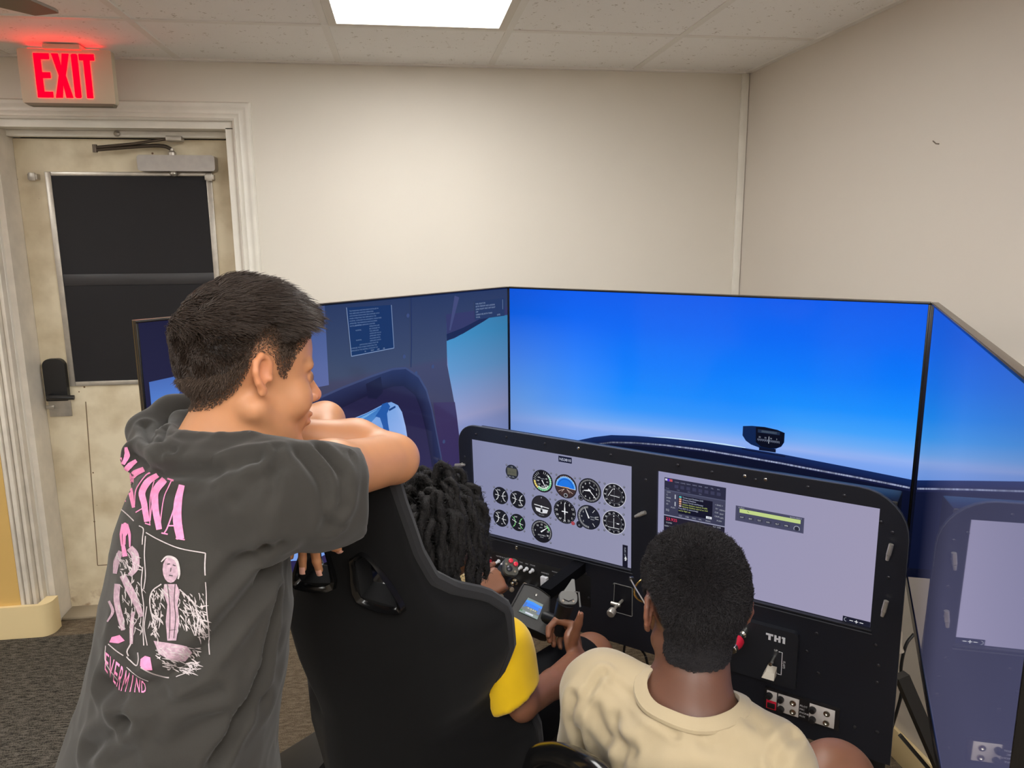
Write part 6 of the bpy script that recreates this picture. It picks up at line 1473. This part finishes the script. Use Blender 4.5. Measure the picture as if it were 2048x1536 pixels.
for s_, kn in ((1, A(1672, 1560, 1.33)), (-1, A(1672, 1560, 1.33) - R3 * .26 - Z_ * .06)):
    hp = pv3 + R3 * .08 * s_; an = np.array([kn[0], kn[1], .10]) + F3 * .05; b3.chain([hp, kn, an], [.085, .060, .038], .03); b3.cone(an, an + F3 * .12 - Z_ * .06, .034, .028, .02)
p3, F3_ = b3.mesh(.0064, [(O3 - .13, O3 + .13)], .0030, 2)
q3 = (p3 - O3) @ H3.T; col3 = np.tile(np.array(px3(100, 68, 54)), (len(p3), 1)); col3 = blend(col3, sstep(.95, .78, p3[:, 2]), px3(140, 96, 72))
def hairline3(q):
    x, y, z = q[:, 0], np.abs(q[:, 1]), q[:, 2]
    return z - np.interp(x, [-.13, -.10, -.07, -.045, -.030, -.018, .0, .012, .024, .036, .05, .07, .088], [-.052, -.054, -.054, -.052, -.044, .022, .038, .026, .0, .0, .034, .056, .068])
hl3 = hairline3(q3); hd3 = (np.linalg.norm(q3, axis=1) < .165); hm3 = hd3 & (np.abs(q3[:, 1]) < .080)
col3 = blend(col3, sstep(-.006, .012, hl3) * hm3, px3(24, 21, 21))
ear3 = np.exp(-(((q3[:, 0] + .008) / .02) ** 2 + ((np.abs(q3[:, 1]) - .082) / .012) ** 2 + ((q3[:, 2] - .004) / .028) ** 2)); col3 = blend(col3, np.clip(ear3, 0, 1) * .6, px3(160, 104, 84))
soft_obj('body', p3, F3_, M_skin3, cop, col3)
for s_ in (-1, 1):
    e = MB(); e.lathe(W3h(.076, s_ * .0315, .0035), H3[0], [(0, .0105), (.006, .0115), (.012, .0112), (.016, .0085), (.0182, .0052)], 14); e.build('eye', M_eye, cop)
    e = MB(); e.lathe(W3h(.0936, s_ * .0315, .002), H3[0], [(0, .0056), (.0012, .004), (.0016, .0002)], 12); e.build('iris', M_iris, cop)
roots, ri = scalp_pts(p3, F3_, hm3 & (hl3 > .0) & (np.hypot(q3[:, 0] + .006, q3[:, 2] - .004) + 9 * (np.abs(q3[:, 1]) < .055) > .034), 46000, 21); n3 = normals(p3, F3_)[ri]; rq = (roots - O3) @ H3.T
Lh = (.0028 + .0036 * sstep(.0, .07, hairline3(rq)) + .003 * sstep(.03, .1, rq[:, 2])) * (1 + .15 * rng.normal(size=len(roots))); clump = np.stack([vnoise(rq, 120, k) for k in (1, 2, 3)], 1) * .4
ph = rng.random(len(roots)) * 6.28; t1 = np.cross(n3, [0.3, .5, .8]); t1 /= np.linalg.norm(t1, axis=1)[:, None]; t2_ = np.cross(n3, t1)
sg = [roots - n3 * .002]
for k in range(1, 6):
    u_ = k / 5; sg.append(roots + n3 * (Lh * u_)[:, None] + clump * (Lh * u_ * .55)[:, None] + (t1 * np.cos(ph + 5.2 * u_)[:, None] + t2_ * np.sin(ph + 5.2 * u_)[:, None]) * .0017)
strands('hair', np.stack(sg, 1), np.array([.00042, .0004, .00038, .00036, .0003, .0002]), mat('hair_black', rgb(34, 31, 33), .6, spec=.3), cop)
# cream T-shirt with a ribbed neckband
M_cream = mat('cream_cotton', rgb(166, 151, 123), .88, spec=.12, sheen=.2, noise=(7, .035), bump=(800, .22, .0005))
s3f = Field()
s3f.cone(RS3 + U_ * .008, LS3 + U_ * .004, .058, .058, .05); s3f.cone(nb3 - Z_ * .115, (nb3 + pv3) / 2, .112, .132, .05, frame=f3, sc=(1.28, 1, 1)); s3f.cone((nb3 + pv3) / 2, pv3 + Z_ * .02, .135, .150, .04, frame=f3, sc=(1.18, 1, 1))
s3f.cone(A(1376, 1470, 1.09), A(1372, 1510, 1.085), .075, .10, .04)
s3f.chain([RS3, RS3 + (RE3 - RS3) * .75], [.060, .060], .03); s3f.chain([LS3, LS3 + (LE3 - LS3) * .75 - R_ * .008], [.060, .064], .03)
s3f.half(RS3 + (RE3 - RS3) * .70, RE3 - RS3); s3f.half(LS3 + (LE3 - LS3) * .72, LE3 - LS3)
NC = A(1379, 1424, 1.095); nax = unit(U_ * .93 - F_ * .34 + R_ * .03)
s3f.cone(NC + nax * .07, NC - nax * .006, .074, .069, .004, sub=True)
tp, tF = s3f.mesh(.0060, [(NC - .13, NC + .13)], .0042, 2); tn = normals(tp, tF)
tp = folds(tp, tn, .0045, np.eye(3), 17, (9, 9, 7)); tn = normals(tp, tF)
TB0 = to_bvh(tp, tF)
def dft(x, y):
    h = TB0.ray_cast(Vector(CAM_LOC), Vector(unit(A(x, y, 1.0) - CAM_LOC))); return np.array(h[0]) if h[0] is not None else A(x, y, 1.05)
for px_, dp, wd2 in (([(1205, 1345), (1172, 1400), (1160, 1470), (1170, 1536)], .006, .006), ([(1150, 1400), (1145, 1450), (1180, 1525)], .008, .009), ([(1190, 1420), (1215, 1470), (1260, 1500)], .006, .010), ([(1215, 1350), (1260, 1390), (1300, 1430), (1350, 1465)], .003, .006), ([(1590, 1470), (1560, 1500), (1550, 1530)], .006, .008),
                     ([(1250, 1520), (1320, 1480), (1400, 1470)], .005, .014), ([(1420, 1490), (1500, 1500), (1560, 1530)], .004, .012), ([(1230, 1440), (1245, 1490), (1240, 1530)], .005, .009), ([(1475, 1420), (1510, 1450), (1540, 1500)], .004, .010)):
    pts = [dft(*p) for p in px_]
    tp = crease(tp, tn, pts, dp, wd2)
tee3 = soft_obj('tee_shirt', tp, tF, M_cream, cop)
TB = to_bvh(tp, tF); ring = []
e1 = unit(np.cross(nax, F_)); e2 = np.cross(nax, e1)
for t in np.linspace(0, 2 * PI, 49)[:-1]:
    dirn = e1 * math.cos(t) + e2 * math.sin(t); hit = None
    for rad_ in (.072, .0745, .078, .084):
        h = TB.ray_cast(Vector(NC + dirn * rad_ + nax * .15), Vector(-nax))
        if h[0] is not None and (np.array(h[0]) - NC) @ nax > -.05: hit = np.array(h[0]); break
    ring.append((hit if hit is not None else NC + dirn * .072, dirn))
hv = np.array([r_[0] for r_ in ring]); hv = sum(np.roll(hv, k, 0) for k in (-2, -1, 0, 1, 2)) / 5
cb = MB(); rows_ = []
for o_, u_ in ((.012, -.002), (.011, .0025), (.004, .0045), (-.004, .009), (-.007, .009), (-.007, .002), (-.002, -.006)):
    rows_.append([hv[i] + ring[i][1] * o_ + nax * u_ for i in range(48)])
cb.loft([[rows_[j][i] for j in range(len(rows_))] for i in list(range(48)) + [0]], cap=False, closed=True).build('neckband', M_cream, cop, smooth=60)
pnt = Field()
for s_, kn in ((1, A(1672, 1560, 1.33)), (-1, A(1672, 1560, 1.33) - R3 * .26 - Z_ * .06)):
    hp = pv3 + R3 * .08 * s_; pnt.chain([hp, hp + (kn - hp) * .62], [.105, .082], .04)
pp, pF = pnt.mesh(.011, (), .011, 2); soft_obj('shorts', pp, pF, M_short, cop)
for s_, kn in ((1, A(1672, 1560, 1.33)), (-1, A(1672, 1560, 1.33) - R3 * .26)):
    an = np.array([kn[0], kn[1], 0]) + F3 * .07; sm = lambda p: an + F3 * p[0] + R3 * p[1] + Z_ * p[2]; MB(sm).bbox((-.07, -.045, .002), (.18, .045, .085), .025).build('shoe', M_black, cop)
# his glasses
gl_ = thing('eyeglasses', 'gold and black wire eyeglasses worn by the boy in cream', 'glasses', W3h(.1, 0, 0))
M_gold = mat('gold_wire', rgb(190, 160, 96), .25, metal=.9); M_lens = mat('lens', (1, 1, 1, 1), .03, trans=1.0); M_lens.node_tree.nodes['Principled BSDF'].inputs['IOR'].default_value = 1.02
for s_ in (-1, 1):
    MB().tube([W3h(*p) for p in ((-.012, s_ * .083, .018), (-.020, s_ * .082, .002))], .0012, 6).build('temple_tip', M_black, gl_)
    MB().tube([W3h(*p) for p in ((.094, s_ * .079, .020), (.05, s_ * .0815, .020), (.0, s_ * .083, .020), (-.012, s_ * .083, .018))], .0011, 6).build('temple', M_steel if s_ > 0 else M_gold, gl_)
    MB().bbox(tuple(W3h(.095, s_ * .077, .020) - .0035), tuple(W3h(.095, s_ * .077, .020) + .0035), .0012).build('hinge', M_black, gl_)
    rm = [W3h(.1035 - .006 * abs(math.cos(t)) * (1 if math.cos(t) * 1 > 0 else .2), s_ * (.041 + .030 * math.cos(t)), -.003 + .023 * math.sin(t)) for t in np.linspace(0, 2 * PI, 29)]
    MB().tube(rm, .0016, 6).build('rim', M_gold, gl_)
    MB().add([tuple(p) for p in rm[:-1]], [tuple(range(28))]).build('lens', M_lens, gl_, smooth=0)
MB().tube([W3h(.1035, -.011, .004), W3h(.109, 0, .008), W3h(.1035, .011, .004)], .0014, 6).build('bridge', M_gold, gl_)
# tub chair of the co-pilot
ch = thing('tub_chair', 'glossy black tub chair behind the boy in cream', 'chair', (*pv3[:2], 0))
rimp = [A(1040, 1600, 1.36), A(1066, 1536, 1.26), A(1076, 1512, 1.20), A(1108, 1507, 1.13), A(1148, 1519, 1.06), A(1190, 1543, 1.0), A(1270, 1610, .95), A(1400, 1660, .92), A(1560, 1680, .92), A(1680, 1670, .97), A(1740, 1650, 1.1), A(1760, 1640, 1.25)]
rc = catmull(rimp, 6); MB().tube(rc, .017, 12).build('rim', M_gloss, ch)
low_r = [np.array([c[0], c[1], .46]) * np.array([1, 1, 1]) * .86 + np.array([pv3[0], pv3[1], .46]) * .14 for c in rc]
MB().loft([[c + Z_ * -.004 for c in rc], [c * .5 + l * .5 for c, l in zip(rc, low_r)], low_r], cap=False, closed=False).build('back_shell', M_gloss, ch, smooth=60)
cm = lambda p: np.array([pv3[0], pv3[1], 0]) + F3 * p[0] + R3 * p[1] + Z_ * p[2]
MB(cm).bbox((-.20, -.24, .40), (.26, .24, .47), .03).build('seat', M_seat, ch)
MB(cm).cyl((0, 0, .06), (0, 0, .41), .028, 14).build('gas_lift', M_steel, ch)
for k in range(5):
    t = k * 2 * PI / 5; MB(cm).tube([(0, 0, .10), (.28 * math.cos(t), .28 * math.sin(t), .07)], [.026, .016], 8).build('leg', M_black, ch)
    MB(cm).lathe((.28 * math.cos(t) - .012, .28 * math.sin(t), .032), (1, 0, 0), [(0, .024), (.001, .028), (.023, .028), (.024, .024)], 14).build('caster', M_black, ch)

# ------------------------------------------------------------------ cables and stand bars in the gap by the right display
def cable(pts, r, lab, m=None, name='cable'): return tag(MB().tube(catmull(pts, 6), r, 8).build(name, m or M_cable), lab, 'cable')
cable([A(1828, 1268, 2.1), A(1812, 1290, 2.1), A(1802, 1335, 2.12), A(1800, 1400, 2.15), np.array([-.20, -1.50, .01])], .0045, 'black cable looping down in the gap behind the panel edge')
cable([A(1250, 1285, 2.3), A(1245, 1320, 2.32), A(1236, 1350, 2.35), np.array([-.75, -1.05, .006])], .004, 'thin black cable hanging under the panel, nearer the pilot')
cable([A(1275, 1290, 2.3), A(1290, 1310, 2.32), A(1297, 1335, 2.33), np.array([-.68, -1.10, .006])], .004, 'thin black cable bowing out under the panel near the boy in cream')
pl_ = thing('cable_plug', 'pale plug hanging on a cord beside the panel edge', 'plug', A(1797, 1280, 2.0))
MB().tube([A(1800, 1262, 2.0), A(1796, 1290, 2.0), A(1799, 1304, 2.0)], [.006, .010, .012], 10).build('plug_body', mat('plug_grey', rgb(170, 160, 148), .5), pl_); MB().tube([A(1802, 1230, 2.02), A(1797, 1250, 2.01), A(1800, 1262, 2.0)], .003, 6).build('cord', M_cable, pl_)
def bar(a, b, w, lab, zt=None):
    a, b = np.array(a), np.array(b); t = unit(b - a); s1 = unit(np.cross(t, F_)); s2_ = np.cross(t, s1)
    return tag(MB().loft([[p + s1 * x * w + s2_ * y * w for x, y in ((-1, -1), (1, -1), (1, 1), (-1, 1))] for p in (a, b)]).build('stand_bar', M_black, smooth=0), lab, 'stand')
def floor_at(x, y):
    d = A(x, y, 1) - CAM_LOC; return CAM_LOC + d * ((.02 - CAM_LOC[2]) / d[2])
bar(A(1802, 1350, 2.05), A(1893, 1560, 2.05), .016, 'thick slanted black stand bar in the gap beside the panel')
bar(A(1800, 1470, 2.1), A(1885, 1570, 2.1), .005, 'thin slanted black rod under the thick stand bar')
